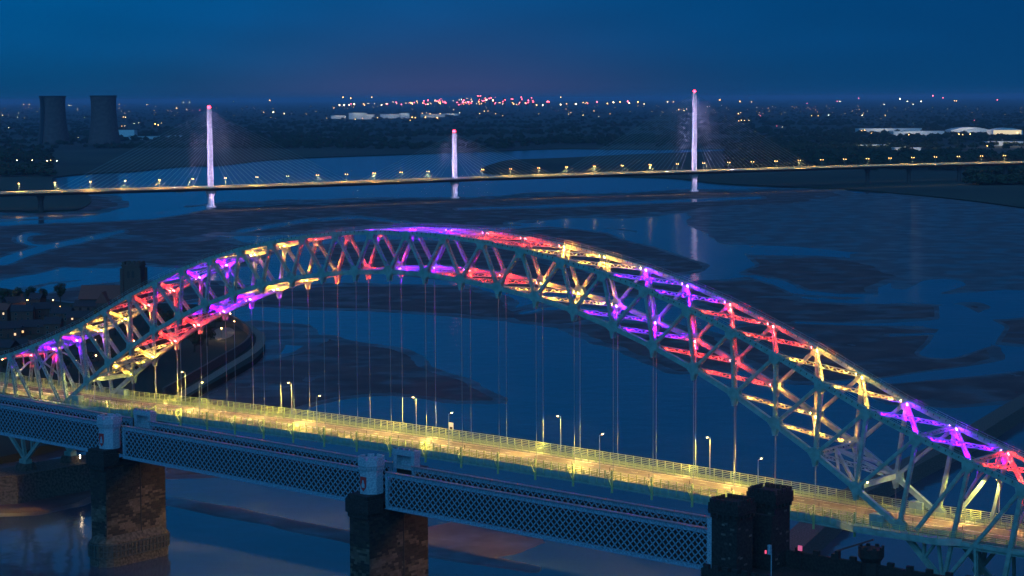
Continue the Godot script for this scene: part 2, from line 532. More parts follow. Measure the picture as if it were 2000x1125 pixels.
func make_ground() -> void:
	# the river as one sheet to the horizon
	var b := MB.new()
	var R := 90000.0
	b.quad(Vector3(-R, 0, R * 0.05), Vector3(-R, 0, -R), Vector3(R * 0.3, 0, -R), Vector3(R * 0.3, 0, R * 0.05))
	solid("river", b, M.water, "wide tidal river reflecting the blue dusk sky", "river", "", "structure")
	# land beyond: north bank, the plain to the horizon, and the marsh on the south bank
	var edge := V([-900, 425, -300, 418, 0, 411, 60, 413, 110, 411, 150, 409, 172, 399, 178, 389, 170, 380, 125, 372, 106, 362, 102, 353, 112, 345, 180, 338, 260, 334, 350, 325, 430, 322, 520, 312, 640, 306, 760, 302, 900, 297, 1000, 293, 1100, 290, 1200, 290.5, 1300, 291, 1405, 290, 1415, 294, 1300, 299, 1200, 303, 1100, 308, 1000, 312, 962, 320, 940, 330, 965, 338, 1100, 342, 1300, 346, 1400, 357, 1500, 362, 1612, 367, 1662, 369, 1850, 386, 2000, 405, 2300, 450, 2900, 560])
	var out := smooth_outline(edge, 1.6, false, 4)
	for q in [[2900, 0.0], [2300, 0.0], [1500, 0.0], [800, 0.0], [100, 0.0], [-600, 0.0], [-900, 0.0]]:
		var d := way(q[0], 190.0)
		d.y = 0
		out.append(EYE + d.normalized() * 80000.0)
	solid("far_land", ground_sheet(out, 1.6, 0.0006), M.field, "dark flat fields and marsh stretching to the horizon", "land", "", "structure")
	# sand and mud banks laid bare by the tide
	var banks := [
		[V([-120, 441, 0, 439, 100, 434, 200, 431, 290, 428, 345, 420, 385, 409, 440, 404, 560, 399, 700, 396, 889, 390, 1100, 384, 1300, 379, 1356, 377, 1500, 374, 1610, 375, 1660, 382, 1600, 392, 1480, 398, 1380, 402, 1330, 410, 1250, 416, 1100, 422, 1000, 430, 960, 438, 800, 436, 640, 446, 500, 455, 420, 452, 300, 470, 230, 452, 170, 463, 110, 471, 70, 480, 30, 490, 0, 503, -120, 540]), M.sand],
		[V([-120, 560, 0, 519, 40, 505, 80, 491, 130, 478, 200, 464, 300, 476, 420, 470, 500, 486, 470, 515, 400, 520, 300, 512, 200, 516, 120, 522, 60, 530, 0, 537, -120, 575]), M.sand],
		[V([60, 568, 120, 556, 200, 551, 260, 553, 330, 550, 420, 553, 440, 566, 400, 580, 300, 592, 180, 592, 90, 583]), M.sand],
		[V([430, 560, 520, 563, 600, 561, 700, 560, 800, 561, 880, 566, 940, 580, 985, 598, 1010, 612, 1000, 618, 940, 616, 850, 608, 760, 602, 650, 597, 560, 593, 480, 592, 420, 585]), M.sand],
		[V([1000, 455, 1090, 452, 1180, 455, 1260, 464, 1320, 478, 1355, 500, 1368, 515, 1366, 524, 1340, 530, 1290, 534, 1200, 531, 1120, 520, 1040, 500, 1000, 480]), M.sand],
		[V([640, 480, 740, 476, 880, 474, 960, 486, 1040, 512, 1120, 530, 1200, 545, 1300, 552, 1400, 556, 1470, 549, 1520, 552, 1552, 566, 1540, 576, 1460, 578, 1380, 577, 1300, 582, 1220, 572, 1120, 570, 1040, 566, 960, 556, 880, 545, 800, 535, 700, 520, 640, 500]), M.sand],
		[V([1010, 610, 1060, 600, 1120, 597, 1180, 606, 1150, 622, 1090, 632, 1030, 626]), M.sand],
		[V([1130, 640, 1200, 634, 1300, 630, 1380, 655, 1420, 690, 1430, 718, 1340, 722, 1260, 698, 1180, 668]), M.sand],
		[V([1400, 500, 1480, 506, 1560, 508, 1650, 512, 1700, 522, 1720, 534, 1760, 541, 1720, 548, 1690, 560, 1680, 572, 1640, 578, 1580, 573, 1540, 562, 1500, 545, 1440, 525]), M.sand],
		[V([1360, 590, 1430, 584, 1520, 586, 1580, 592, 1660, 600, 1760, 598, 1850, 604, 1900, 600, 1880, 612, 1800, 622, 1700, 625, 1620, 628, 1540, 630, 1450, 615]), M.sand],
		[V([1430, 640, 1520, 634, 1620, 634, 1720, 640, 1820, 650, 1858, 650, 1850, 664, 1800, 680, 1810, 688, 1905, 682, 1925, 700, 1880, 715, 1780, 728, 1680, 738, 1560, 742, 1470, 700]), M.sand],
		[V([1920, 640, 1960, 630, 2060, 622, 2060, 668, 1990, 672, 1940, 664]), M.sand],
		[V([1700, 758, 1780, 745, 1900, 728, 2060, 715, 2060, 770, 1960, 782, 1860, 792, 1760, 784]), M.sand],
		[V([1640, 386, 1760, 384, 1860, 394, 2100, 418, 2100, 440, 1960, 430, 1840, 418, 1740, 412, 1640, 408, 1560, 400]), M.wet_sand],
		[V([1380, 412, 1480, 404, 1620, 414, 1760, 422, 1900, 436, 2100, 452, 2100, 500, 1950, 494, 1800, 480, 1680, 486, 1560, 476, 1440, 470, 1390, 445]), M.wet_sand],
		[V([1700, 500, 1800, 492, 1960, 505, 2100, 512, 2100, 560, 1960, 556, 1850, 566, 1770, 560, 1760, 530]), M.wet_sand],
		[V([170, 396, 182, 386, 205, 390, 212, 402, 180, 412, 120, 416, 40, 418, 0, 420, 0, 412, 80, 412, 140, 409]), M.sand],
		[V([640, 661, 700, 672, 760, 688, 785, 699, 800, 716, 852, 736, 905, 754, 945, 772, 952, 779, 900, 780, 840, 772, 770, 764, 700, 768, 640, 776, 590, 790, 555, 806, 500, 812, 440, 800, 400, 780, 430, 755, 480, 735, 510, 712, 560, 700, 600, 690, 620, 675]), M.sand],
		[V([455, 650, 500, 632, 560, 640, 600, 655, 580, 668, 540, 662, 520, 680, 500, 700]), M.wet_sand],
		[V([-120, 905, -20, 900, 60, 910, 150, 940, 185, 962, 140, 985, 60, 1000, -120, 1010]), M.sand],
		[V([316, 896, 420, 905, 480, 916, 400, 926, 335, 930, 316, 920]), M.sand],
		[V([850, 1058, 872, 1034, 930, 1018, 990, 1032, 1045, 1060, 985, 1078, 920, 1088, 876, 1078]), M.wet_sand],
		[V([340, 979, 430, 992, 560, 1020, 700, 1048, 700, 1056, 560, 1030, 430, 1002, 340, 985]), M.wet_sand],
		[V([830, 1072, 930, 1086, 1040, 1108, 1040, 1116, 930, 1098, 830, 1082]), M.wet_sand],
	]
	for k in banks.size():
		var pair := bank_mesh(banks[k][0], k)
		solid("wet_flat", pair[1], M.wet_sand, "wet mud shining round a sandbank in the river", "mudflat", "wet mud round the sandbanks", "structure")
		if banks[k][1] == M.sand:
			solid("sandbank", pair[0], M.sand, "low dark sandbank bared by the tide in the river", "sandbank", "sandbanks in the river", "structure")

# ================================================================ the arch bridge
const XU := [0.0, 13.33, 26.68, 39.85, 53.08, 66.24, 79.06, 91.8, 104.28, 116.54, 128.75, 140.56, 153.08, 165.84, 178.43, 191.2, 204.0]
const YU := [93.07, 92.82, 91.92, 90.36, 88.3, 85.76, 82.51, 78.63, 74.12, 69.34, 63.93, 58.77, 54.27, 50.01, 46.2, 43.3, 41.4]
const XL := [6.54, 19.33, 32.11, 44.65, 56.99, 69.27, 81.46, 93.43, 105.08, 116.39, 127.26, 138.0, 149.0, 160.0, 171.9]
const YL := [82.44, 81.63, 80.3, 78.5, 76.01, 72.62, 68.82, 64.33, 59.32, 53.45, 47.51, 40.94, 33.7, 22.8, 12.0]
const FAR_Z := -18.0

func up_node(k: int, z: float) -> Vector3:
	return Vector3(XU[absi(k)] * signf(k), YU[absi(k)], z)

func low_node(k: int, z: float) -> Vector3:     # k = ..., -2, -1, 1, 2, ...
	return Vector3(XL[absi(k) - 1] * signf(k), YL[absi(k) - 1], z)

func road_y(x: float) -> float:
	return maxf(34.9 - 0.9 * (x / 95.0) * (x / 95.0), 33.0)

func chord(pts: PackedVector3Array, h: float, w: float) -> MB:
	var b := MB.new()
	var n := pts.size()
	var ring := []
	for i in n:
		var t0 := (pts[i] - pts[maxi(i - 1, 0)]).normalized() if i > 0 else (pts[1] - pts[0]).normalized()
		var t1 := (pts[mini(i + 1, n - 1)] - pts[i]).normalized() if i < n - 1 else t0
		var t := (t0 + t1).normalized()
		var nn := Vector3(-t.y, t.x, 0) / maxf(t.dot(t0), 0.5)
		var s := Vector3(0, 0, w * 0.5)
		ring.append([pts[i] - nn * h * 0.5 - s, pts[i] - nn * h * 0.5 + s, pts[i] + nn * h * 0.5 + s, pts[i] + nn * h * 0.5 - s])
	for i in n - 1:
		for k in 4:
			b.quad(ring[i][k], ring[i][(k + 1) % 4], ring[i + 1][(k + 1) % 4], ring[i + 1][k])
	b.quad(ring[0][0], ring[0][3], ring[0][2], ring[0][1])
	b.quad(ring[n - 1][0], ring[n - 1][1], ring[n - 1][2], ring[n - 1][3])
	return b

func laced(a: Vector3, c: Vector3, width: float, deep: float) -> MB:   # two plates in the truss plane, laced together along both edges
	var b := MB.new()
	var d := (c - a).normalized()
	var s := d.cross(Vector3.BACK).normalized()
	for q in [-1.0, 1.0]:
		b.beam(a + Vector3(0, 0, q * deep * 0.5), c + Vector3(0, 0, q * deep * 0.5), width, 0.07, Vector3.BACK)
	var n := int((c - a).length() / 0.62)
	for side in [-1.0, 1.0]:
		for i in n:
			var t0: Vector3 = a.lerp(c, i / float(n)) + s * (side * (width * 0.5 - 0.06))
			var t1: Vector3 = a.lerp(c, (i + 1) / float(n)) + s * (side * (width * 0.5 - 0.06))
			var z := 1.0 if i % 2 else -1.0
			b.beam(t0 + Vector3(0, 0, z * deep * 0.46), t1 - Vector3(0, 0, z * deep * 0.46), 0.15, 0.05, s)
	return b

func lattice(a: Vector3, c: Vector3, w: float, h: float, bay: float) -> MB:  # an open box girder: four angles and zigzag lacing on all four faces
	var b := MB.new()
	var d := (c - a).normalized()
	var s := d.cross(Vector3.UP).normalized()
	var t := s.cross(d)
	for i in [-1.0, 1.0]:
		for j in [-1.0, 1.0]:
			var o: Vector3 = s * (i * w * 0.5) + t * (j * h * 0.5)
			b.beam(a + o, c + o, 0.2, 0.2, t)
	var n := int((c - a).length() / bay)
	for k in n:
		var p := a.lerp(c, k / float(n))
		var q := a.lerp(c, (k + 1) / float(n))
		var z := 1.0 if k % 2 else -1.0
		for i in [-1.0, 1.0]:
			b.beam(p + s * (i * w * 0.5) + t * (z * h * 0.5), q + s * (i * w * 0.5) - t * (z * h * 0.5), 0.05, 0.15, t)
			b.beam(p + t * (i * h * 0.5) + s * (z * w * 0.5), q + t * (i * h * 0.5) - s * (z * w * 0.5), 0.15, 0.05, t)
	return b

func gusset(at: Vector3, t: Vector3, low: bool) -> MB:
	var b := MB.new()
	var n := Vector3(-t.y, t.x, 0)
	var p := PackedVector3Array()
	if low:
		for q in [t * -1.7 + n * 0.62, t * -0.9 + n * 1.7, t * 0.9 + n * 1.7, t * 1.7 + n * 0.62, t * 1.7 - n * 0.6, Vector3(0.75, -0.95, 0), Vector3(0.32, -2.7, 0), Vector3(-0.32, -2.7, 0), Vector3(-0.75, -0.95, 0), t * -1.7 - n * 0.6]:
			p.append(at + q)
	else:
		for q in [t * -1.5 + n * 0.5, t * 1.5 + n * 0.5, t * 1.5 - n * 0.6, t * 0.9 - n * 2.0, t * -0.9 - n * 2.0, t * -1.5 - n * 0.6]:
			p.append(at + q)
	var inner := PackedVector3Array()
	for q in p: inner.append(q + Vector3(0, 0, -0.62))
	b.prism(inner, Vector3(0, 0, 0.08))
	var outer := PackedVector3Array()
	for q in p: outer.append(q + Vector3(0, 0, 0.54))
	b.prism(outer, Vector3(0, 0, 0.08))
	return b

func make_arch_bridge() -> void:
	var br := thing("arch_bridge", "teal steel arch bridge carrying a road, its bracing lit in purple, red and yellow", "bridge")
	for z in [0.0, FAR_Z]:
		var up := PackedVector3Array()
		for k in range(-16, 17): up.append(up_node(k, z))
		var top := part("top_chord", chord(up, 1.1, 1.0), M.teal, br)
		var lo := PackedVector3Array()
		for k in range(-15, 16):
			if k: lo.append(low_node(k, z))
		var bottom := part("bottom_chord", chord(lo, 1.2, 1.0), M.teal, br)
		for i in range(1, up.size() - 1):
			part("gusset_plate", gusset(up[i], (up[i + 1] - up[i - 1]).normalized(), false), M.teal, top)
		for i in range(1, lo.size() - 1):
			part("gusset_plate", gusset(lo[i], (lo[i + 1] - lo[i - 1]).normalized(), absi(i - 15) < 13 and i > 2), M.teal, bottom)
		# walkway rails on the top chord
		var hr := MB.new()
		for q in [0.46]:
			for i in up.size() - 1:
				var t := (up[i + 1] - up[i]).normalized()
				var n := Vector3(-t.y, t.x, 0)
				var ns := 5
				for k in ns:
					var p: Vector3 = up[i].lerp(up[i + 1], k / float(ns)) + n * 0.55 + Vector3(0, 0, q)
					hr.beam(p, p + n * 1.1, 0.05, 0.05, t)
				for hh in [1.1, 0.6]:
					hr.beam(up[i] + n * (0.55 + hh) + Vector3(0, 0, q), up[i + 1] + n * (0.55 + hh) + Vector3(0, 0, q), 0.05, 0.05)
		part("chord_handrail", hr, M.cable, top)
		# brackets that carry the handrail along the top chord
		var rb := MB.new()
		for i in up.size() - 1:
			var t := (up[i + 1] - up[i]).normalized()
			var n := Vector3(-t.y, t.x, 0)
			for k in 8:
				var p: Vector3 = up[i].lerp(up[i + 1], (k + 0.5) / 8.0) + Vector3(0, 0, 0.52)
				rb.beam(p + n * 0.1, p + n * 0.56, 0.16, 0.16, t)
		part("rail_brackets", rb, M.dark, top).set_meta("kind", "stuff")
		for sgn in [-1, 1]:
			for j in range(1, 13):
				part("web_post", laced(low_node(j * sgn, z), up_node((j - 1) * sgn, z), 0.8, 0.86), M.teal, br)
				part("web_diagonal", laced(low_node(j * sgn, z), up_node(j * sgn, z), 0.75, 0.86), M.teal, br)
			part("web_post", laced(low_node(13 * sgn, z), up_node(12 * sgn, z), 0.8, 0.86), M.teal, br)
			part("web_diagonal", laced(Vector3(153.3 * sgn, 33.6, z), up_node(13 * sgn, z), 0.75, 0.86), M.teal, br)
			part("web_post", laced(low_node(14 * sgn, z), up_node(13 * sgn, z), 0.8, 0.86), M.teal, br)
			part("web_diagonal", laced(low_node(14 * sgn, z), up_node(14 * sgn, z), 0.75, 0.86), M.teal, br)
			part("web_post", laced(low_node(15 * sgn, z), up_node(14 * sgn, z), 1.0, 0.86), M.teal, br)
			var heel := Vector3(193.5 * sgn, 31.6, z)
			part("side_span_chord", laced(low_node(15 * sgn, z), heel, 1.0, 0.86), M.teal, br)
			part("web_diagonal", laced(heel.lerp(low_node(15 * sgn, z), 0.38), up_node(14 * sgn, z), 0.75, 0.86), M.teal, br)
			part("web_diagonal", laced(heel.lerp(low_node(15 * sgn, z), 0.38), up_node(15 * sgn, z), 0.75, 0.86), M.teal, br)
			part("web_post", laced(heel, up_node(15 * sgn, z), 0.8, 0.86), M.teal, br)
			part("web_strut", laced(Vector3(155.3 * sgn, 27.5, z), Vector3(155.3 * sgn, 32.2, z), 0.55, 0.8), M.teal, br)
			part("web_strut", laced(Vector3(155.3 * sgn, 27.5, z), Vector3(158.6 * sgn, 32.2, z), 0.55, 0.8), M.teal, br)
			part("web_strut", laced(Vector3(158.6 * sgn, 32.2, z), low_node(14 * sgn, z), 0.55, 0.8), M.teal, br)
			part("web_strut", laced(Vector3(167.6 * sgn, 32.2, z), Vector3(168.2 * sgn, 16.0, z), 0.55, 0.8), M.teal, br)
			var deck_chord := MB.new()
			deck_chord.beam(Vector3(149.0 * sgn, 32.2, z), Vector3(204.0 * sgn, 32.0, z), 0.9, 0.9)
			part("deck_chord", deck_chord, M.teal, br)
		# hangers
		for k in range(-12, 13):
			if k == 0: continue
			var p := low_node(k, z)
			var cb := MB.new()
			cb.rod(p + Vector3(0, -2.3, 0), Vector3(p.x, road_y(p.x) - 1.6, z), 0.065, 5)
			part("hanger", cb, M.hanger, br)
	# cross bracing between the trusses: crossed lattice girders in every panel
	for k in range(-15, 15):
		part("lattice_brace", lattice(up_node(k, -0.5), up_node(k + 1, FAR_Z + 0.5), 0.7, 0.85, 0.95), M.teal, br)
		part("lattice_brace", lattice(up_node(k + 1, -0.5) , up_node(k, FAR_Z + 0.5), 0.68, 0.8, 0.95), M.teal, br)
	var ids := []
	for k in range(-12, 13):
		if k: ids.append(k)
	for i in ids.size() - 1:
		part("lattice_brace", lattice(low_node(ids[i], -0.5), low_node(ids[i + 1], FAR_Z + 0.5), 0.7, 0.85, 0.95), M.teal, br)
		part("lattice_brace", lattice(low_node(ids[i + 1], -0.5), low_node(ids[i], FAR_Z + 0.5), 0.68, 0.8, 0.95), M.teal, br)
	# portals where the road passes through the arch, and sway frames over the side spans
	for sgn in [-1, 1]:
		var a := low_node(11 * sgn, -0.5)
		var c := low_node(11 * sgn, FAR_Z + 0.5)
		var a2 := low_node(12 * sgn, -0.5)
		var c2 := low_node(12 * sgn, FAR_Z + 0.5)
		part("portal_strut", lattice(a, c, 0.8, 1.0, 1.1), M.teal, br)
		var pb := MB.new()
		pb.beam(a2 + Vector3(0, 0.3, 0), c2 + Vector3(0, 0.3, 0), 0.7, 1.3)
		part("portal_strut", pb, M.teal, br)
		var mid := (a + c) * 0.5
		for e in [a2, c2, a2.lerp(a, 0.45), c2.lerp(c, 0.45)]:
			var kb := MB.new()
			kb.beam(mid, e, 0.6, 0.75)
			part("portal_brace", kb, M.teal, br)
		for k in [12, 13, 14]:
			var n0 := up_node(k * sgn, -0.5)
			var n1 := up_node(k * sgn, FAR_Z + 0.5)
			var drop := Vector3(-0.15 * sgn, -1.0, 0)
			part("sway_strut", lattice(n0, n1, 0.6, 0.7, 1.0), M.teal, br)
			if k == 12: continue
			var arch := MB.new()
			var last := n0 + drop * 8.0
			for i in range(1, 13):
				var t := i / 12.0
				var p := n0.lerp(n1, t) + drop * (8.0 - 5.2 * sin(PI * t))
				arch.beam(last, p, 0.45, 0.5)
				last = p
			part("portal_arch", arch, M.teal, br)
			for t in [0.25, 0.5, 0.75]:
				var vb := MB.new()
				vb.beam(n0.lerp(n1, t) + drop * 0.4, n0.lerp(n1, t) + drop * (8.0 - 5.2 * sin(PI * t)), 0.35, 0.35, Vector3.RIGHT)
				part("portal_hanger", vb, M.teal, br)
	make_deck(br)

func strip(b: MB, z0: float, z1: float, dy: float, thick: float, x0 := -230.0, x1 := 230.0) -> void:
	var n := 46
	for i in n:
		var xa := lerpf(x0, x1, i / float(n))
		var xb := lerpf(x0, x1, (i + 1) / float(n))
		var ya := road_y(xa) + dy
		var yb := road_y(xb) + dy
		var t := Vector3(0, -thick, 0)
		var a := Vector3(xa, ya, z0)
		var c := Vector3(xb, yb, z0)
		var d := Vector3(xb, yb, z1)
		var e := Vector3(xa, ya, z1)
		b.quad(a, c, d, e)
		b.quad(a + t, e + t, d + t, c + t)
		b.quad(a, a + t, c + t, c)
		b.quad(e, d, d + t, e + t)

func make_deck(br: Node3D) -> void:
	var b := MB.new()
	strip(b, -15.2, -2.6, 0.0, 0.5)
	part("carriageway", b, M.asphalt, br)
	for q in [[-2.6, -0.55], [-17.45, -15.2]]:
		var f := MB.new()
		strip(f, q[0], q[1], 0.14, 0.6)
		part("footway", f, M.footway, br)
	# lane paint
	var p := MB.new()
	for z in [-2.95, -14.85]:
		strip(p, z - 0.09, z + 0.09, 0.012, 0.006)
	for z in [-8.78, -9.02]:
		strip(p, z - 0.07, z + 0.07, 0.012, 0.006)
	for z in [-5.9, -11.9]:
		var x := -228.0
		while x < 228.0:
			p.box(Vector3(x, road_y(x) + 0.004, z - 0.07), Vector3(x + 2.0, road_y(x) + 0.012, z + 0.07))
			x += 7.0
	part("lane_markings", p, M.paint, br).set_meta("kind", "stuff")
	# edge girders with their panels
	for z in [-0.1, -17.9]:
		var e := MB.new()
		var n := 46
		for i in n:
			var xa := lerpf(-230, 230, i / float(n))
			var xb := lerpf(-230, 230, (i + 1) / float(n))
			e.beam(Vector3(xa, road_y(xa) - 1.15, z), Vector3(xb, road_y(xb) - 1.15, z), 0.35, 1.1)
			e.beam(Vector3(xa, road_y(xa) - 1.85, z), Vector3(xb, road_y(xb) - 1.85, z), 0.9, 0.16)
			e.beam(Vector3(xa, road_y(xa) - 0.5, z), Vector3(xb, road_y(xb) - 0.5, z), 0.7, 0.14)
		part("edge_girder", e, M.teal, br)
	var floor_beam := MB.new()
	floor_beam.box(Vector3(-0.25, -2.0, -17.5), Vector3(0.25, -0.7, -0.5))
	var fb := floor_beam.mesh(M.teal)
	for k in range(-12, 13):
		if k: put("floor_beam", fb, Transform3D(Basis.IDENTITY, Vector3(low_node(k, 0).x, road_y(low_node(k, 0).x), 0)), br)
	# near parapet: a post every fifth of a panel, teal boards below, five rails, an outrigger at each hanger
	var post := MB.new()
	post.box(Vector3(-0.11, -1.1, -0.1), Vector3(0.11, 2.3, 0.1))
	post.box(Vector3(-0.2, -0.35, -0.16), Vector3(0.2, 0.25, 0.16))
	var post_mesh := post.mesh(M.rail)
	var board := MB.new()
	board.box(Vector3(-1.12, -0.62, -0.05), Vector3(1.12, 0.62, 0.05))
	var board_mesh := board.mesh(M.teal)
	var rig := MB.new()
	rig.box(Vector3(-0.22, -3.0, 0.25), Vector3(0.22, 2.7, 0.6))
	rig.beam(Vector3(0, 2.5, 0.4), Vector3(0, 1.9, 2.6), 0.12, 0.12)
	rig.beam(Vector3(0, 1.9, 2.6), Vector3(0, -1.6, 0.5), 0.12, 0.12)
	rig.beam(Vector3(0, 0.5, 1.6), Vector3(0, 1.3, 0.5), 0.1, 0.1)
	var rig_mesh := rig.mesh(M.rail)
	var xs := []
	for k in range(-13, 13):
		var a: float = XL[absi(k) - 1] * signf(k) if k < 0 else (low_node(k, 0).x if k > 0 else low_node(1, 0).x)
		if k == 0: continue
		var c: float = low_node(k + 1 if k + 1 else 1, 0).x
		for i in 5: xs.append(lerpf(a, c, i / 5.0))
	xs.append(low_node(13, 0).x)
	for i in xs.size():
		var x: float = xs[i]
		put("railing_post", post_mesh, Transform3D(Basis.IDENTITY, Vector3(x, road_y(x), 0.12)), br)
		if i < xs.size() - 1:
			var xm: float = (x + xs[i + 1]) * 0.5
			put("parapet_board", board_mesh, Transform3D(Basis.IDENTITY.scaled(Vector3((xs[i + 1] - x) / 2.5, 1, 1)), Vector3(xm, road_y(xm) - 0.35, 0.3)), br)
	for k in range(-12, 13):
		if k: put("hanger_outrigger", rig_mesh, Transform3D(Basis.IDENTITY, Vector3(low_node(k, 0).x, road_y(low_node(k, 0).x), 0.1)), br)
	for hh in [2.3, 1.85, 1.45, 1.05, 0.65]:
		var r := MB.new()
		for i in 46:
			var xa := lerpf(-230, 230, i / 46.0)
			var xb := lerpf(-230, 230, (i + 1) / 46.0)
			r.beam(Vector3(xa, road_y(xa) + hh, 0.12), Vector3(xb, road_y(xb) + hh, 0.12), 0.09, 0.09)
		part("handrail", r, M.rail, br)
	# near and far vehicle parapets, and the far outer fence
	for q in [[-0.75, 1.1, 3, 2.5], [-15.35, 1.5, 5, 2.5], [-18.1, 2.6, 6, 2.5]]:
		var rr := MB.new()
		var n: int = q[2]
		for j in n:
			var hh: float = lerpf(0.35, q[1], j / float(n - 1))
			for i in 46:
				var xa := lerpf(-230, 230, i / 46.0)
				var xb := lerpf(-230, 230, (i + 1) / 46.0)
				rr.beam(Vector3(xa, road_y(xa) + hh, q[0]), Vector3(xb, road_y(xb) + hh, q[0]), 0.12, 0.13)
		part("vehicle_rail" if q[1] < 2.0 else "outer_rail", rr, M.rail, br)
		var ps := MB.new()
		var x := -228.0
		while x < 228.0:
			ps.box(Vector3(x - 0.09, road_y(x) - 0.1, q[0] - 0.1), Vector3(x + 0.09, road_y(x) + float(q[1]) + 0.1, q[0] + 0.1))
			x += q[3]
		part("rail_posts", ps, M.rail, br).set_meta("kind", "stuff")
	# walkway round the foot of each near arch rib, casing of the rib where it enters the deck
	for sgn in [-1, 1]:
		var w := MB.new()
		var o := PackedVector3Array()
		for q in [[133.0, 0.3], [139.0, 2.9], [160.0, 2.9], [164.5, 0.3]]:
			o.append(Vector3(q[0] * sgn, 31.6, q[1]))
		w.prism(o, Vector3(0, 1.5, 0))
		part("walkway", w, M.teal, br)
		var wr := MB.new()
		var rim := [[133.0, 0.3], [139.0, 2.85], [160.0, 2.85], [164.5, 0.3]]
		for i in 3:
			var a := Vector3(rim[i][0] * sgn, 33.1, rim[i][1])
			var c := Vector3(rim[i + 1][0] * sgn, 33.1, rim[i + 1][1])
			for hh in [0.5, 0.85, 1.2, 1.6]:
				wr.beam(a + Vector3(0, hh, 0), c + Vector3(0, hh, 0), 0.08, 0.08)
			var n := int(a.distance_to(c) / 2.6) + 1
			for k in n + 1:
				var p0 := a.lerp(c, k / float(n))
				wr.beam(p0, p0 + Vector3(0, 1.65, 0), 0.14, 0.14, Vector3.RIGHT)
		part("walkway_railing", wr, M.rail, br)
		for z in [0.0, FAR_Z]:
			var cs := MB.new()
			cs.box(Vector3(minf(142.0 * sgn, 145.5 * sgn), 32.6, z - 1.0), Vector3(maxf(142.0 * sgn, 145.5 * sgn), 35.9, z + 1.0))
			part("rib_casing", cs, M.teal, br)
	# piers
	for sgn in [-1, 1]:
		var pr := MB.new()
		var lo := PackedVector3Array()
		var hi := PackedVector3Array()
		for q in [[-7.5, 9.0], [-4.0, 14.0], [4.0, 14.0], [7.5, 9.0], [7.5, -27.0], [4.0, -32.0], [-4.0, -32.0], [-7.5, -27.0]]:
			lo.append(Vector3(172.0 * sgn + q[0] * 1.35, -1.0, -9.0 + (float(q[1]) + 9.0) * 1.1))
			hi.append(Vector3(172.0 * sgn + q[0], 8.5, q[1]))
		for i in 8:
			pr.quad(lo[i], lo[(i + 1) % 8], hi[(i + 1) % 8], hi[i])
		pr.prism(hi, Vector3(0, 0.5, 0))
		for z in [0.0, FAR_Z]:
			pr.lathe(Vector3(172.0 * sgn, 0, z), [[4.2, 8.0], [3.0, 11.0]], 10)
		part("pier", pr, M.rock, br)
		for z in [0.0, FAR_Z]:
			var bb := MB.new()
			bb.box(Vector3(172.0 * sgn - 1.8, 11.0, z - 1.2), Vector3(172.0 * sgn + 1.8, 12.4, z + 1.2))
			part("bearing", bb, M.teal, br)

func light_at(parent: Node, at: Vector3, c: Color, e: float, size := 0.15) -> OmniLight3D:
	var l := OmniLight3D.new()
	l.name = "light"
	l.position = at
	l.light_color = c.linear_to_srgb()
	l.light_energy = e
	l.light_size = size
	l.omni_range = 400.0
	l.omni_attenuation = 2.0
	l.shadow_enabled = true
	parent.add_child(l, true)
	return l

func down_light(parent: Node, at: Vector3, c: Color, e: float, lean := 0.0, wide := 74.0) -> void:
	var l := SpotLight3D.new()
	l.name = "light"
	l.position = at
	l.basis = Basis(Vector3.BACK, lean) * Basis(Vector3.RIGHT, -PI / 2)
	l.light_color = c.linear_to_srgb()
	l.light_energy = e
	l.light_size = 0.2
	l.spot_angle = wide
	l.spot_angle_attenuation = 0.5
	l.spot_range = 400.0
	l.shadow_enabled = true
	parent.add_child(l, true)

func floodlight(at: Vector3, hue: String, where: String, aim := Vector3.ZERO, truss := "far") -> void:
	var mats := {"purple": M.glow_purple, "red": M.glow_red, "yellow": M.glow_yellow}
	var cols := {"purple": Color(0.22, 0.0, 1.0), "red": Color(1.0, 0.012, 0.008), "yellow": Color(1.0, 0.30, 0.03)}
	var pw := {"purple": 1.25, "red": 1.15, "yellow": 0.95}
	if aim == Vector3.ZERO:       # a round lamp on a node of the far truss
		var t := thing("floodlight", "round %s floodlight on the %s truss at the %s cross bracing" % [hue, truss, where], "floodlight", at, 0.0, "round %s floodlights on the %s truss, %s bracing" % [hue, truss, where])
		var h := MB.new()
		h.box(Vector3(-0.16, -0.6, -0.16), Vector3(0.16, -0.2, 0.16))
		part("housing", h, M.dark, t)
		var l := MB.new()
		l.lathe(Vector3.ZERO, [[0.08, -0.2], [0.2, -0.1], [0.22, 0.05], [0.14, 0.18]], 8)
		part("lamp_lens", l, mats[hue], t)
		light_at(t, Vector3(0, 0, 0), cols[hue], (170.0 if truss == "far" else 34.0) * float(pw[hue]))
		return
	var t := thing("beam_light", "square %s beam light in the end of a lattice brace of the %s bracing" % [hue, where], "floodlight", at, 0.0, "%s beam lights in the %s bracing" % [hue, where])
	var h := MB.new()
	h.beam(aim * -0.35, aim * -0.05, 0.4, 0.4)
	part("housing", h, M.dark, t)
	var l := MB.new()
	l.beam(aim * -0.05, aim * 0.05, 0.36, 0.36)
	part("lamp_lens", l, mats[hue], t)
	var s := SpotLight3D.new()
	s.name = "light"
	s.light_color = Color(cols[hue]).linear_to_srgb()
	s.light_energy = 7000.0 * float(pw[hue])
	s.light_size = 0.12
	s.spot_angle = 13.0
	s.spot_angle_attenuation = 0.6
	s.spot_range = 60.0
	s.shadow_enabled = true
	t.add_child(s, true)
	s.look_at_from_position(at + aim * 0.12, at + aim * 2.0, Vector3.UP)

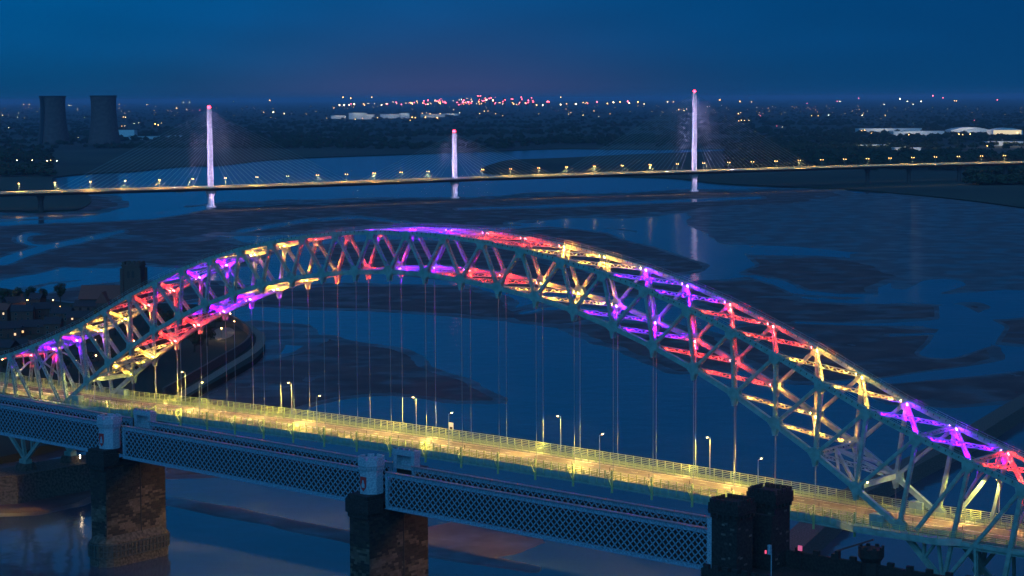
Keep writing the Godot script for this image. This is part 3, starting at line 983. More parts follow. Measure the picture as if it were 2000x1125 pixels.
func light_panel(n0: Vector3, f0: Vector3, n1: Vector3, f1: Vector3, hue: String, where: String) -> void:
	for q in [[n0, f1], [n1, f0]]:
		var a: Vector3 = q[0]
		var c: Vector3 = q[1]
		var d := (c - a).normalized()
		floodlight(a + d * 1.3, hue, where, d)
		floodlight(c - d * 1.3, hue, where, -d)
	var t := (n1 - n0).normalized()
	floodlight(f0 + t * 0.9 - Vector3(-t.y, t.x, 0) * 0.15 + Vector3(0, 0, 0.8), hue, where)
	floodlight(n1 - t * 0.8 - Vector3(-t.y, t.x, 0) * 0.9 + Vector3(0, 0, -0.6), hue, where, Vector3.ZERO, "near")

func make_bridge_lights() -> void:
	var turn := ["red", "red", "yellow", "yellow", "purple", "purple"]
	for k in range(-15, 15):
		var q := "purple"
		if k >= 1: q = turn[(k - 1) % 6]
		elif k <= -3: q = turn[(-k - 3) % 6]
		light_panel(up_node(k, -0.5), up_node(k, FAR_Z + 0.5), up_node(k + 1, -0.5), up_node(k + 1, FAR_Z + 0.5), q, "upper")
	var ids := []
	for k in range(-12, 13):
		if k: ids.append(k)
	for i in ids.size() - 1:
		var q := "purple"
		var j := i + 1
		if j <= 10: q = turn[(10 - j) % 6]
		elif j >= 13: q = turn[(j - 13) % 6]
		if j == 23: continue
		light_panel(low_node(ids[i], -0.5), low_node(ids[i], FAR_Z + 0.5), low_node(ids[i + 1], -0.5), low_node(ids[i + 1], FAR_Z + 0.5), q, "lower")

func make_street_lamps() -> void:
	var spots := []
	for x in [-186.0, -136.3, -86.4, -36.4, 13.7, 64.3, 111.2]: spots.append([x, -0.9, 1.0])
	for x in [-165.0, -111.7, -63.7, -13.2, 38.8, 86.4, 164.5]: spots.append([x, -17.1, -1.0])
	for q in spots:
		var x: float = q[0]
		var inward: float = -float(q[2])
		var t := thing("street_lamp", "tall slim street lamp on the %s footway of the arch bridge" % ["near" if q[2] > 0 else "far"], "street lamp", Vector3(x, road_y(x), q[1]), 0.0, "street lamps on the %s footway of the arch bridge" % ["near" if q[2] > 0 else "far"])
		var p := MB.new()
		p.rod(Vector3(0, 0.1, 0), Vector3(0, 10.6, 0), 0.13, 8, 0.07)
		part("pole", p, M.cable, t)
		var a := MB.new()
		a.rod(Vector3(0, 10.5, 0), Vector3(0, 10.9, inward * 1.0), 0.06, 6)
		part("arm", a, M.cable, t)
		var h := MB.new()
		h.box(Vector3(-0.18, 10.85, minf(inward * 0.9, inward * 1.9)), Vector3(0.18, 11.0, maxf(inward * 0.9, inward * 1.9)))
		var head := part("lamp_head", h, M.cable, t)
		var l := MB.new()
		l.box(Vector3(-0.14, 10.72, minf(inward * 1.0, inward * 1.45)), Vector3(0.14, 10.85, maxf(inward * 1.0, inward * 1.45)))
		part("lamp_lens", l, M.lamp_sodium, head)
		down_light(t, Vector3(0, 10.66, inward * 1.2), Color(1.0, 0.62, 0.13), 300.0)
		for lean in [-0.98, 0.98]: down_light(t, Vector3(0, 10.66, inward * 1.2), Color(1.0, 0.62, 0.13), 2500.0, lean, 34.0)
	# lanterns under the portals
	for sgn in [-1, 1]:
		var t := thing("portal_lantern", "yellow lantern under the %s portal of the arch" % ["church side" if sgn < 0 else "castle side"], "lantern", Vector3(139.4 * sgn, 42.2, -2.4 if sgn > 0 else -4.5))
		var h := MB.new()
		h.box(Vector3(-0.2, 0.2, -0.2), Vector3(0.2, 0.4, 0.2))
		part("housing", h, M.dark, t)
		var l := MB.new()
		l.lathe(Vector3.ZERO, [[0.1, -0.2], [0.22, 0.0], [0.16, 0.19]], 8)
		part("lamp_lens", l, M.lamp_sodium, t)
		light_at(t, Vector3.ZERO, Color(1.0, 0.7, 0.1), 9.0)
	# a sign on the far parapet, and a lamp on the pier
	var sg := thing("road_sign", "pale square road sign standing on the far parapet of the bridge", "sign", Vector3(-1.2, road_y(0.0), -18.4))
	var sp := MB.new()
	sp.rod(Vector3(0, 0, 0), Vector3(0, 2.4, 0), 0.07, 6)
	part("post", sp, M.cable, sg)
	var sb := MB.new()
	sb.box(Vector3(-0.75, 2.4, -0.06), Vector3(0.75, 4.5, 0.06))
	part("sign_plate", sb, M.sheet_white, sg)
	var sd := MB.new()
	sd.box(Vector3(-0.5, 2.6, 0.06), Vector3(0.5, 3.3, 0.09))
	part("sign_symbol", sd, M.dark, sg)
	var pl := thing("pier_lamp", "small white lamp on the dark pier under the arch bridge", "lamp", Vector3(-167.5, 9.0, -18.5))
	var pp := MB.new()
	pp.rod(Vector3.ZERO, Vector3(0, 1.6, 0), 0.06, 6)
	part("post", pp, M.dark, pl)
	for hh in [1.6, 2.4]:
		var pb := MB.new()
		pb.lathe(Vector3(0, hh, 0), [[0.1, -0.18], [0.22, 0.0], [0.12, 0.18]], 8)
		part("lamp_lens", pb, M.lamp_white, pl)
	# bollards along the middle of the road
	var bm := MB.new()
	bm.lathe(Vector3.ZERO, [[0.2, 0.0], [0.2, 0.06], [0.07, 0.1], [0.07, 0.95], [0.05, 1.0]], 8)
	var bmesh := bm.mesh(M.dark)
	for i in 27:
		var x := -160.0 + i * 12.3
		var o := MeshInstance3D.new()
		o.mesh = bmesh
		o.name = numbered("bollard")
		add_child(o)
		o.position = Vector3(x, road_y(x), -8.9)
		tag(o, "slim black traffic post on the centre line of the road", "bollard", "traffic posts along the bridge road")

# ================================================================ the railway bridge
const GZ := 40.0          # near girder
const GZF := 30.5         # far girder
func rail_top(x: float) -> float:
	return 38.2 - 0.0105 * x

func make_railway_bridge() -> void:
	var br := thing("railway_bridge", "blue grey wrought iron lattice railway bridge on black stone piers with white turrets", "bridge")
	var spans := [[-173.0, -79.0], [-71.2, 22.9], [29.8, 126.8]]
	var bars := 0
	for z in [GZ, GZF]:
		for s in spans:
			var x0: float = s[0]
			var x1: float = s[1]
			var f := MB.new()
			# top chord: deep web plate under a wide flange; bottom chord alike
			var n := 12
			for i in n:
				var a := lerpf(x0, x1, i / float(n))
				var c := lerpf(x0, x1, (i + 1) / float(n))
				var ya := rail_top(a)
				var yc := rail_top(c)
				f.beam(Vector3(a, ya - 0.6, z), Vector3(c, yc - 0.6, z), 0.5, 1.1)
				f.beam(Vector3(a, ya - 8.65, z), Vector3(c, yc - 8.65, z), 0.5, 0.7)
				f.beam(Vector3(a, ya - 9.05, z), Vector3(c, yc - 9.05, z), 1.3, 0.1)
			for x in [x0 + 0.4, x1 - 0.4]:
				f.box(Vector3(x - 0.4, rail_top(x) - 8.3, z - 0.3), Vector3(x + 0.4, rail_top(x) - 1.15, z + 0.3))
			var paintwork: Material = M.iron
			var gird := part("lattice_girder", f, paintwork, br)
			var fl := MB.new()
			for i in n:
				var a := lerpf(x0, x1, i / float(n))
				var c := lerpf(x0, x1, (i + 1) / float(n))
				fl.beam(Vector3(a, rail_top(a) + 0.03, z), Vector3(c, rail_top(c) + 0.03, z), 1.3, 0.14)
			part("top_flange", fl, M.iron_top, gird)
			var bk := MB.new()  # added plate behind the bars, dark so that the lattice openings stay dark
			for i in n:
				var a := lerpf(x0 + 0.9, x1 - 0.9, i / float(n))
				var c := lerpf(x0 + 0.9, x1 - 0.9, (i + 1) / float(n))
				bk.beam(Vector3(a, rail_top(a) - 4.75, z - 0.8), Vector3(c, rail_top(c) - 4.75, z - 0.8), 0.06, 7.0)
			part("added_backing_plate", bk, M.dark_backing, gird)
			var sf := MB.new()
			var xs2 := x0 + 8.6
			while xs2 < x1 - 3.0:
				sf.box(Vector3(xs2 - 0.12, rail_top(xs2) - 1.12, z + 0.25), Vector3(xs2 + 0.12, rail_top(xs2) - 0.08, z + 0.42))
				sf.box(Vector3(xs2 - 0.12, rail_top(xs2) - 8.98, z + 0.25), Vector3(xs2 + 0.12, rail_top(xs2) - 8.32, z + 0.42))
				xs2 += 4.2
			part("stiffener_plates", sf, M.iron, gird).set_meta("kind", "stuff")
			var web := 7.2
			var step := 1.74
			var joined := MB.new()
			for dirn in [-1.0, 1.0]:
				var k := 0
				var x: float = x0 - web
				while x < x1:
					var p0 := Vector2(x, 0.0)
					var p1 := Vector2(x + web, web)
					if dirn < 0: p0 = Vector2(x, web); p1 = Vector2(x + web, 0.0)
					# cut at the ends of the span
					var t0 := clampf((x0 - x) / web, 0.0, 1.0)
					var t1 := clampf((x1 - x) / web, 0.0, 1.0)
					if t1 - t0 > 0.06:
						var q0 := p0.lerp(p1, t0)
						var q1 := p0.lerp(p1, t1)
						var a3 := Vector3(q0.x, rail_top(q0.x) - 8.35 + q0.y, z + dirn * 0.09)
						var c3 := Vector3(q1.x, rail_top(q1.x) - 8.35 + q1.y, z + dirn * 0.09)
						if z == GZ and bars < 300 and q1.x > -132.0:
							bar("lattice_bar", a3, c3, 0.12, 0.27, M.iron, gird, Vector3(-dirn, 1, 0))
							bars += 1
						else:
							joined.beam(a3, c3, 0.12, 0.27, Vector3(-dirn, 1, 0))
					x += step
					k += 1
			if joined.v.size():
				part("lattice_bars", joined, paintwork, gird).set_meta("kind", "stuff")
	# track bed between the girders, top ties
	var tb := MB.new()
	for i in 24:
		var a := lerpf(-173.0, 127.0, i / 24.0)
		var c := lerpf(-173.0, 127.0, (i + 1) / 24.0)
		tb.beam(Vector3(a, rail_top(a) - 8.0, 35.2), Vector3(c, rail_top(c) - 8.0, 35.2), 8.6, 0.5)
	part("track_bed", tb, M.soot, br)
	for k in 2:
		var cx: float = [-75.1, 26.4][k]
		make_pier(br, cx)
		make_turret(br, cx, 41.6)
		make_portal(br, cx, 29.6)

func stadium(cx: float, z0: float, z1: float, hw: float, y: float) -> PackedVector3Array:
	var p := PackedVector3Array()
	for i in 9:
		var a := PI * i / 8.0
		p.append(Vector3(cx + cos(a) * hw, y, z1 - hw + sin(a) * hw))
	for i in 9:
		var a := PI + PI * i / 8.0
		p.append(Vector3(cx + cos(a) * hw, y, z0 + hw + sin(a) * hw))
	return p

func make_pier(br: Node3D, cx: float) -> void:
	var core := MB.new()
	core.box(Vector3(cx - 3.3, 7.0, 25.0), Vector3(cx + 3.3, 28.6, 46.0))
	core.box(Vector3(cx - 3.4, 27.0, 42.0), Vector3(cx + 3.4, 32.6, 46.6))
	core.box(Vector3(cx - 3.9, 28.2, 41.6), Vector3(cx + 3.9, 31.6, 46.9))
	core.box(Vector3(cx - 3.4, 27.0, 24.6), Vector3(cx + 3.4, 37.0, 29.0))
	var pier := part("stone_pier", core, M.soot, br)
	# courses of squared stone on every face
	var st := MB.new()
	st.colored = true
	var n := FastNoiseLite.new()
	n.seed = 5 + int(cx)
	n.frequency = 0.11
	n.fractal_octaves = 3
	var y := 7.2
	var row := 0
	while y < 28.0:
		var h := 0.62
		for face in 4:
			var along := 21.0 if face % 2 == 0 else 6.6
			var x := -rng.randf() * 0.8
			while x < along:
				var wd := rng.randf_range(0.8, 1.7)
				var s0 := clampf(x + 0.02, 0, along)
				var s1 := clampf(x + wd - 0.02, 0, along)
				x += wd
				if s1 - s0 < 0.1: continue
				var proud := 0.03 + rng.randf() * 0.09
				var sm := (s0 + s1) * 0.5
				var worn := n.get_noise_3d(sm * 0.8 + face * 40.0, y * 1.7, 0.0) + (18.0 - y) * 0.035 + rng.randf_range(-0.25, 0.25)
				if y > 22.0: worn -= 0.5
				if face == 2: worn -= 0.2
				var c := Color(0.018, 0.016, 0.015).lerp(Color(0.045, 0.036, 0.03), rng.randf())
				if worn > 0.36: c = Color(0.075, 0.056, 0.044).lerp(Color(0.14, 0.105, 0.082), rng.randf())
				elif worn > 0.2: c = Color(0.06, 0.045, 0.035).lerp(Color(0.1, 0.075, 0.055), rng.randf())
				st.tint = c
				match face:
					0: st.box(Vector3(cx + 3.3, y, 25.0 + s0), Vector3(cx + 3.3 + proud, y + h - 0.04, 25.0 + s1))
					2: st.box(Vector3(cx - 3.3 - proud, y, 25.0 + s0), Vector3(cx - 3.3, y + h - 0.04, 25.0 + s1))
					1: st.box(Vector3(cx - 3.3 + s0, y, 46.0), Vector3(cx - 3.3 + s1, y + h - 0.04, 46.0 + proud))
					3: st.box(Vector3(cx - 3.3 + s0, y, 25.0 - proud), Vector3(cx - 3.3 + s1, y + h - 0.04, 25.0))
		y += h
		row += 1
	part("stone_blocks", st, M.stone, pier).set_meta("kind", "stuff")
	var pl := MB.new()
	var low := stadium(cx, 23.2, 48.2, 5.2, -1.0)
	pl.prism(low, Vector3(0, 7.6, 0))
	var a := stadium(cx, 23.2, 48.2, 5.2, 6.6)
	var c := stadium(cx, 24.8, 46.4, 3.6, 8.4)
	for i in a.size():
		pl.quad(a[i], a[(i + 1) % a.size()], c[(i + 1) % a.size()], c[i])
	part("plinth", pl, M.rock, pier)
	var dp := MB.new()
	dp.rod(Vector3(cx + 3.5, 28.4, 34.0), Vector3(cx + 3.5, 8.6, 34.0), 0.16, 6)
	dp.rod(Vector3(cx + 3.5, 8.6, 34.0), Vector3(cx + 5.0, 6.4, 34.4), 0.16, 6)
	part("drain_pipe", dp, M.dark, pier)
	# timber fender round the plinth
	var o := stadium(cx, 22.8, 48.6, 5.55, 0.0)
	var post := MB.new()
	post.box(Vector3(-0.14, 2.4, -0.14), Vector3(0.14, 6.3, 0.14))
	var pm := post.mesh(M.timber)
	var total := 0.0
	for i in o.size(): total += o[i].distance_to(o[(i + 1) % o.size()])
	var gap := total / 50.0
	var run := 0.0
	for i in o.size():
		var p := o[i]
		var q := o[(i + 1) % o.size()]
		var len := p.distance_to(q)
		while run < len:
			var at := p.lerp(q, run / len)
			put("fender_post", pm, Transform3D(Basis(Vector3.UP, atan2(-(q - p).z, (q - p).x)), at), pier)
			run += gap
		run -= len
	for yy in [2.6, 4.3, 6.1]:
		var r := MB.new()
		for i in o.size():
			r.beam(o[i] + Vector3(0, yy, 0), o[(i + 1) % o.size()] + Vector3(0, yy, 0), 0.2, 0.26)
		part("fender_rail", r, M.timber, pier)

func make_turret(br: Node3D, cx: float, cz: float) -> void:
	var b := MB.new()
	var r := 3.05
	b.lathe(Vector3(cx, 0, cz), [[r, 32.6], [r, 38.6], [r + 0.1, 38.8], [r + 0.5, 39.6], [r + 0.5, 41.0]], 8, PI / 8)
	var t := part("turret", b, M.white_iron, br)
	var mer := MB.new()
	mer.box(Vector3(-0.8, 0, -0.22), Vector3(0.8, 0.7, 0.22))
	var mm := mer.mesh(M.white_iron)
	var cor := MB.new()
	cor.box(Vector3(-0.16, -0.75, -0.2), Vector3(0.16, 0.0, 0.2))
	var cm := cor.mesh(M.white_iron)
	for i in 8:
		var a := TAU * i / 8
		var d := Vector3(cos(a), 0, sin(a))
		var bs := Basis(Vector3.UP, -a + PI / 2)
		put("merlon", mm, Transform3D(bs, Vector3(cx, 41.0, cz) + d * (r + 0.22) * 0.92), t)
		for s in [-0.95, -0.32, 0.32, 0.95]:
			var side := Vector3(-d.z, 0, d.x)
			put("corbel", cm, Transform3D(bs, Vector3(cx, 39.3, cz) + d * (r * 0.924 + 0.2) + side * s * 0.9), t)
	# red shield with a pale figure on the river-facing facet
	var d := Vector3(cos(PI * 0.5), 0, sin(PI * 0.5))
	var side := Vector3(1, 0, 0)
	var o := Vector3(cx, 35.2, cz) + d * (r * 0.924)
	var sh := PackedVector3Array()
	for q in [[-1.0, 1.7], [1.0, 1.7], [1.0, -0.3], [0.75, -1.1], [0.0, -1.9], [-0.75, -1.1], [-1.0, -0.3]]:
		sh.append(o + side * float(q[0]) + Vector3(0, q[1], 0))
	var s := MB.new()
	s.prism(sh, d * 0.12)
	var shield := part("shield", s, M.red_paint, t)
	shield.set_meta("label", "red heraldic shield with a pale figure")
	var fg := MB.new()
	var fo := PackedVector3Array()
	for q in [[-0.45, -1.0], [0.45, -1.0], [0.5, -0.1], [0.25, 0.25], [0.22, 0.75], [0.0, 0.95], [-0.22, 0.75], [-0.25, 0.25], [-0.5, -0.1]]:
		fo.append(o + side * float(q[0]) + Vector3(0, q[1], 0) + d * 0.12)
	fg.prism(fo, d * 0.06)
	part("emblem", fg, M.white_iron, shield)

func make_portal(br: Node3D, cx: float, cz: float) -> void:
	var b := MB.new()
	b.box(Vector3(cx - 3.6, 36.6, cz - 1.6), Vector3(cx - 2.4, 40.1, cz + 0.4))
	b.box(Vector3(cx + 2.4, 36.6, cz - 1.6), Vector3(cx + 3.6, 40.1, cz + 0.4))
	b.box(Vector3(cx - 3.75, 40.1, cz - 1.75), Vector3(cx + 3.75, 41.5, cz + 0.55))
	b.box(Vector3(cx - 2.4, 36.6, cz - 1.6), Vector3(cx + 2.4, 37.4, cz + 0.3))
	b.box(Vector3(cx - 2.4, 37.4, cz - 1.6), Vector3(cx + 2.4, 40.1, cz - 1.3))
	var p := part("turret_house", b, M.white_iron, br)
	var m := MB.new()
	m.box(Vector3(-0.55, 0, -0.2), Vector3(0.55, 0.5, 0.2))
	var mm := m.mesh(M.iron_top)
	for i in 4:
		put("merlon", mm, Transform3D(Basis.IDENTITY, Vector3(cx - 2.85 + i * 1.9, 41.5, cz + 0.3)), p)

# ================================================================ castellated gate at the end of the railway bridge
func merlons(m: Mesh, a: Vector3, c: Vector3, n: int, parent: Node) -> void:
	var d := c - a
	var bs := Basis(Vector3.UP, atan2(-d.z, d.x))
	for i in n:
		put("merlon", m, Transform3D(bs, a.lerp(c, (i + 0.5) / n)), parent)

func stone_tower(called: String, label: String, x0: float, x1: float, z0: float, z1: float, foot: float, head: float) -> void:
	var t := thing(called, label, "tower", Vector3((x0 + x1) * 0.5, foot, (z0 + z1) * 0.5))
	var hx := (x1 - x0) * 0.5
	var hz := (z1 - z0) * 0.5
	var H := head - foot
	var b := MB.new()
	b.box(Vector3(-hx, 0, -hz), Vector3(hx, H - 4.0, hz))
	part("shaft", b, M.soot, t)
	var o := 0.55
	var c := MB.new()
	c.box(Vector3(-hx - o, H - 3.2, -hz - o), Vector3(hx + o, H - 0.9, hz + o))
	c.box(Vector3(-hx - o - 0.1, H - 2.6, -hz - o - 0.1), Vector3(hx + o + 0.1, H - 2.4, hz + o + 0.1))
	c.box(Vector3(-hx - 0.1, H - 4.0, -hz - 0.1), Vector3(hx + 0.1, H - 3.2, hz + 0.1))
	var cap := part("parapet", c, M.soot, t)
	var m := MB.new()
	m.box(Vector3(-0.55, 0, -0.22), Vector3(0.55, 0.9, 0.22))
	var mm := m.mesh(M.soot)
	var ex := hx + o - 0.22
	var ez := hz + o - 0.22
	merlons(mm, Vector3(-ex, H - 0.9, ez), Vector3(ex, H - 0.9, ez), 5, cap)
	merlons(mm, Vector3(-ex, H - 0.9, -ez), Vector3(ex, H - 0.9, -ez), 5, cap)
	merlons(mm, Vector3(ex, H - 0.9, -ez + 0.7), Vector3(ex, H - 0.9, ez - 0.7), 3, cap)
	merlons(mm, Vector3(-ex, H - 0.9, -ez + 0.7), Vector3(-ex, H - 0.9, ez - 0.7), 3, cap)
	var k := MB.new()
	k.box(Vector3(-0.25, -0.8, -0.25), Vector3(0.25, 0, 0.25))
	var km := k.mesh(M.soot)
	for i in 5:
		var f := -0.9 + i * 0.45
		put("corbel", km, Transform3D(Basis.IDENTITY, Vector3(f * hx, H - 3.2, hz + 0.3)), t)
		put("corbel", km, Transform3D(Basis.IDENTITY, Vector3(hx + 0.3, H - 3.2, f * hz)), t)
	# worn pale stones
	var st := MB.new()
	st.colored = true
	for i in 46:
		var yy := rng.randf_range(0.5, H - 5.0)
		st.tint = Color(0.05, 0.042, 0.038).lerp(Color(0.15, 0.12, 0.1), rng.randf())
		var wd := rng.randf_range(0.5, 1.2)
		if i % 2 == 0:
			var zz := rng.randf_range(-hz, hz - wd)
			st.box(Vector3(hx, yy, zz), Vector3(hx + rng.randf_range(0.03, 0.1), yy + 0.42, zz + wd))
		else:
			var xx := rng.randf_range(-hx, hx - wd)
			st.box(Vector3(xx, yy, hz), Vector3(xx + wd, yy + 0.42, hz + rng.randf_range(0.03, 0.1)))
	part("worn_stones", st, M.stone, t).set_meta("kind", "stuff")
	var sl := MB.new()
	sl.box(Vector3(-0.18, H * 0.45, hz - 0.02), Vector3(0.18, H * 0.45 + 2.2, hz + 0.06))
	part("arrow_slit", sl, M.dark, t)

func make_castle() -> void:
	stone_tower("gate_tower", "black castellated stone gate tower beside the end of the near lattice girder", 128.0, 134.4, 36.6, 42.6, 8.0, 44.3)
	stone_tower("gate_tower", "black castellated stone gate tower standing against the arch bridge deck", 128.6, 135.0, 22.9, 28.9, 8.0, 44.6)
	var ab := thing("gate_abutment", "dark stone abutment with battlements under the gate towers", "abutment", Vector3(130, 0, 35))
	var b := MB.new()
	b.box(Vector3(-3.0, -1, -11), Vector3(90, 27.2, 10))
	b.box(Vector3(-1.5, 27.2, -6.0), Vector3(5.0, 38.6, -4.8))
	part("abutment_wall", b, M.soot, ab)
	var w := MB.new()
	w.box(Vector3(-3.0, 27.2, 9.2), Vector3(90, 29.5, 10.05))
	w.box(Vector3(5.2, 27.2, -11.05), Vector3(90, 30.9, -10.2))
	w.box(Vector3(-1.2, 36.4, -6.2), Vector3(5.2, 39.2, -4.6))
	part("battlement", w, M.soot, ab)
	var m := MB.new()
	m.box(Vector3(-0.7, 0, -0.42), Vector3(0.7, 0.9, 0.42))
	var mm := m.mesh(M.soot)
	merlons(mm, Vector3(-3, 29.5, 9.6), Vector3(60, 29.5, 9.6), 26, ab)
	merlons(mm, Vector3(6, 30.9, -10.6), Vector3(60, 30.9, -10.6), 12, ab)
	# iron end post of the near girder
	var e := MB.new()
	e.box(Vector3(-3.2, 28.0, 4.4), Vector3(-2.0, 40.0, 7.6))
	part("end_pilaster", e, M.white_iron, ab)
	# corner turret of the wall
	var t := thing("wall_turret", "small round dark stone turret on the far abutment wall", "turret", Vector3(156.0, 25.2, 24.3))
	var tb := MB.new()
	tb.lathe(Vector3.ZERO, [[2.0, 0.0], [2.0, 6.2], [2.7, 7.2], [2.7, 9.0]], 12)
	part("shaft", tb, M.soot, t)
	var tm := MB.new()
	tm.box(Vector3(-0.4, 0, -0.2), Vector3(0.4, 0.5, 0.2))
	var tmm := tm.mesh(M.soot)
	for i in 8:
		var a := TAU * i / 8
		put("merlon", tmm, Transform3D(Basis(Vector3.UP, -a + PI / 2), Vector3(cos(a) * 2.5, 9.0, sin(a) * 2.5)), t)
	# hoist with a rusty jib by the turret
	var h := thing("jib_hoist", "rusty red jib hoist leaning over the abutment wall", "hoist", Vector3(147.9, 30.9, 24.3))
	var hb := MB.new()
	hb.box(Vector3(-0.5, 0, -0.5), Vector3(0.5, 1.6, 0.5))
	part("base", hb, M.dark, h)
	var j := MB.new()
	j.beam(Vector3(0, 1.6, 0), Vector3(8.6, 5.2, 0), 0.35, 0.4)
	part("jib", j, flat(Color(0.16, 0.05, 0.05), 0.8), h)
	# signals
	var sg := thing("railway_signal", "grey post with a pale signal head by the abutment", "signal", Vector3(141.0, 27.2, 39.5))
	var sp := MB.new()
	sp.rod(Vector3(0, 0, 0), Vector3(0, 6.4, 0), 0.12, 6)
	part("post", sp, M.white_iron, sg)
	var hd := MB.new()
	hd.box(Vector3(-0.75, 6.2, -0.3), Vector3(-0.1, 8.2, 0.3))
	part("signal_head", hd, M.white_iron, sg)
	var red := MB.new()
	red.box(Vector3(-1.55, 6.2, -0.12), Vector3(-1.25, 6.9, 0.12))
	part("signal_lamp", red, glow(Color(1.0, 0.02, 0.05), 1.2), sg)
	var bd := thing("signal_board", "square pink signal board at the edge of the gate tower", "sign", Vector3(139.6, 27.2, 26.0))
	var bp := MB.new()
	bp.rod(Vector3(0, 0, 0), Vector3(0, 4.4, 0), 0.1, 6)
	part("post", bp, M.dark, bd)
	var bq := MB.new()
	bq.box(Vector3(-0.5, 4.4, -0.1), Vector3(0.5, 5.5, 0.1))
	part("signal_panel", bq, glow(Color(1.0, 0.03, 0.12), 0.6), bd)
	# bushes at the foot of the arch on this bank
	for q in [[163.0, 8.0, 5.0], [168.0, 9.5, 5.5], [174.0, 7.0, 5.0], [180.0, 9.0, 6.0]]:
		leafy("bush", "dark leafy bush on the bank below the arch bridge", "bush", Vector3(q[0], 15.0, q[1]), q[2], q[2] * 1.4, M.leaf, 0.5, "bushes below the arch bridge")
	# the canal wall running out behind the deck
	var cw := MB.new()
	var line := [Vector3(-20, 0, -462), Vector3(2, 0, -365), Vector3(22, 0, -280), Vector3(36, 0, -205), Vector3(48, 0, -145), Vector3(72, 0, -75), Vector3(98, 0, -12), Vector3(128, 0, 20)]
	for i in line.size() - 1:
		var a: Vector3 = line[i]
		var c: Vector3 = line[i + 1]
		var s := (c - a).cross(Vector3.UP).normalized()
		var s2 := s
		if i < line.size() - 2: s2 = (Vector3(line[i + 2]) - c).cross(Vector3.UP).normalized()
		var s0 := s
		if i > 0: s0 = (a - Vector3(line[i - 1])).cross(Vector3.UP).normalized()
		var sa := (s + s0).normalized()
		var sc := (s + s2).normalized()
		var prof := [[-6.0, -0.5], [-4.6, 4.8], [-3.6, 4.8], [-3.6, 4.3], [4.0, 4.3], [4.5, 4.2], [5.6, -0.5]]
		for k in prof.size() - 1:
			var p: Array = prof[k]
			var q: Array = prof[k + 1]
			cw.quad(a + sa * p[0] + Vector3(0, p[1], 0), c + sc * p[0] + Vector3(0, p[1], 0), c + sc * q[0] + Vector3(0, q[1], 0), a + sa * q[0] + Vector3(0, q[1], 0))
	solid("canal_wall", cw, patchy(24, Color(0.05, 0.045, 0.04), Color(0.15, 0.13, 0.115), 9.0, 0.95, 0.05), "long dark stone canal embankment running behind the arch bridge", "embankment")

# ================================================================ foliage
func leafy(called: String, label: String, category: String, at: Vector3, rad: float, tall: float, m: Material, density: float, group: String) -> void:
	var t := thing(called, label, category, at, 0.0, group)
	var tr := MB.new()
	var trunk_h := tall * 0.45
	tr.rod(Vector3(0, -0.5, 0), Vector3(0.2, trunk_h, 0.1), rad * 0.09, 6, rad * 0.05)
	for i in 5:
		var a := rng.randf() * TAU
		tr.rod(Vector3(0.1, trunk_h * 0.75, 0), Vector3(cos(a) * rad * 0.6, tall * rng.randf_range(0.55, 0.85), sin(a) * rad * 0.6), rad * 0.035, 4, rad * 0.015)
	part("trunk", tr, M.bark, t)
	var b := MB.new()
	var lobes := []
	for i in 9:
		var a := rng.randf() * TAU
		var rr := rng.randf_range(0.15, 0.62) * rad
		lobes.append([Vector3(cos(a) * rr, tall * rng.randf_range(0.42, 0.86), sin(a) * rr), rad * rng.randf_range(0.32, 0.52)])
	var n := int(620 * density)
	for i in n:
		var l: Array = lobes[rng.randi() % lobes.size()]
		var d := Vector3(rng.randfn(), rng.randfn(), rng.randfn()).normalized()
		var p: Vector3 = Vector3(l[0]) + d * (float(l[1]) * rng.randf_range(0.55, 1.05))
		var s := rad * rng.randf_range(0.07, 0.14)
		var u := Vector3(rng.randfn(), rng.randfn(), rng.randfn()).normalized() * s
		var w := d.cross(u).normalized() * s
		b.tri(p - u, p + w, p + u)
		b.tri(p - u, p + u, p - w * 0.8)
	part("crown", b, m, t)

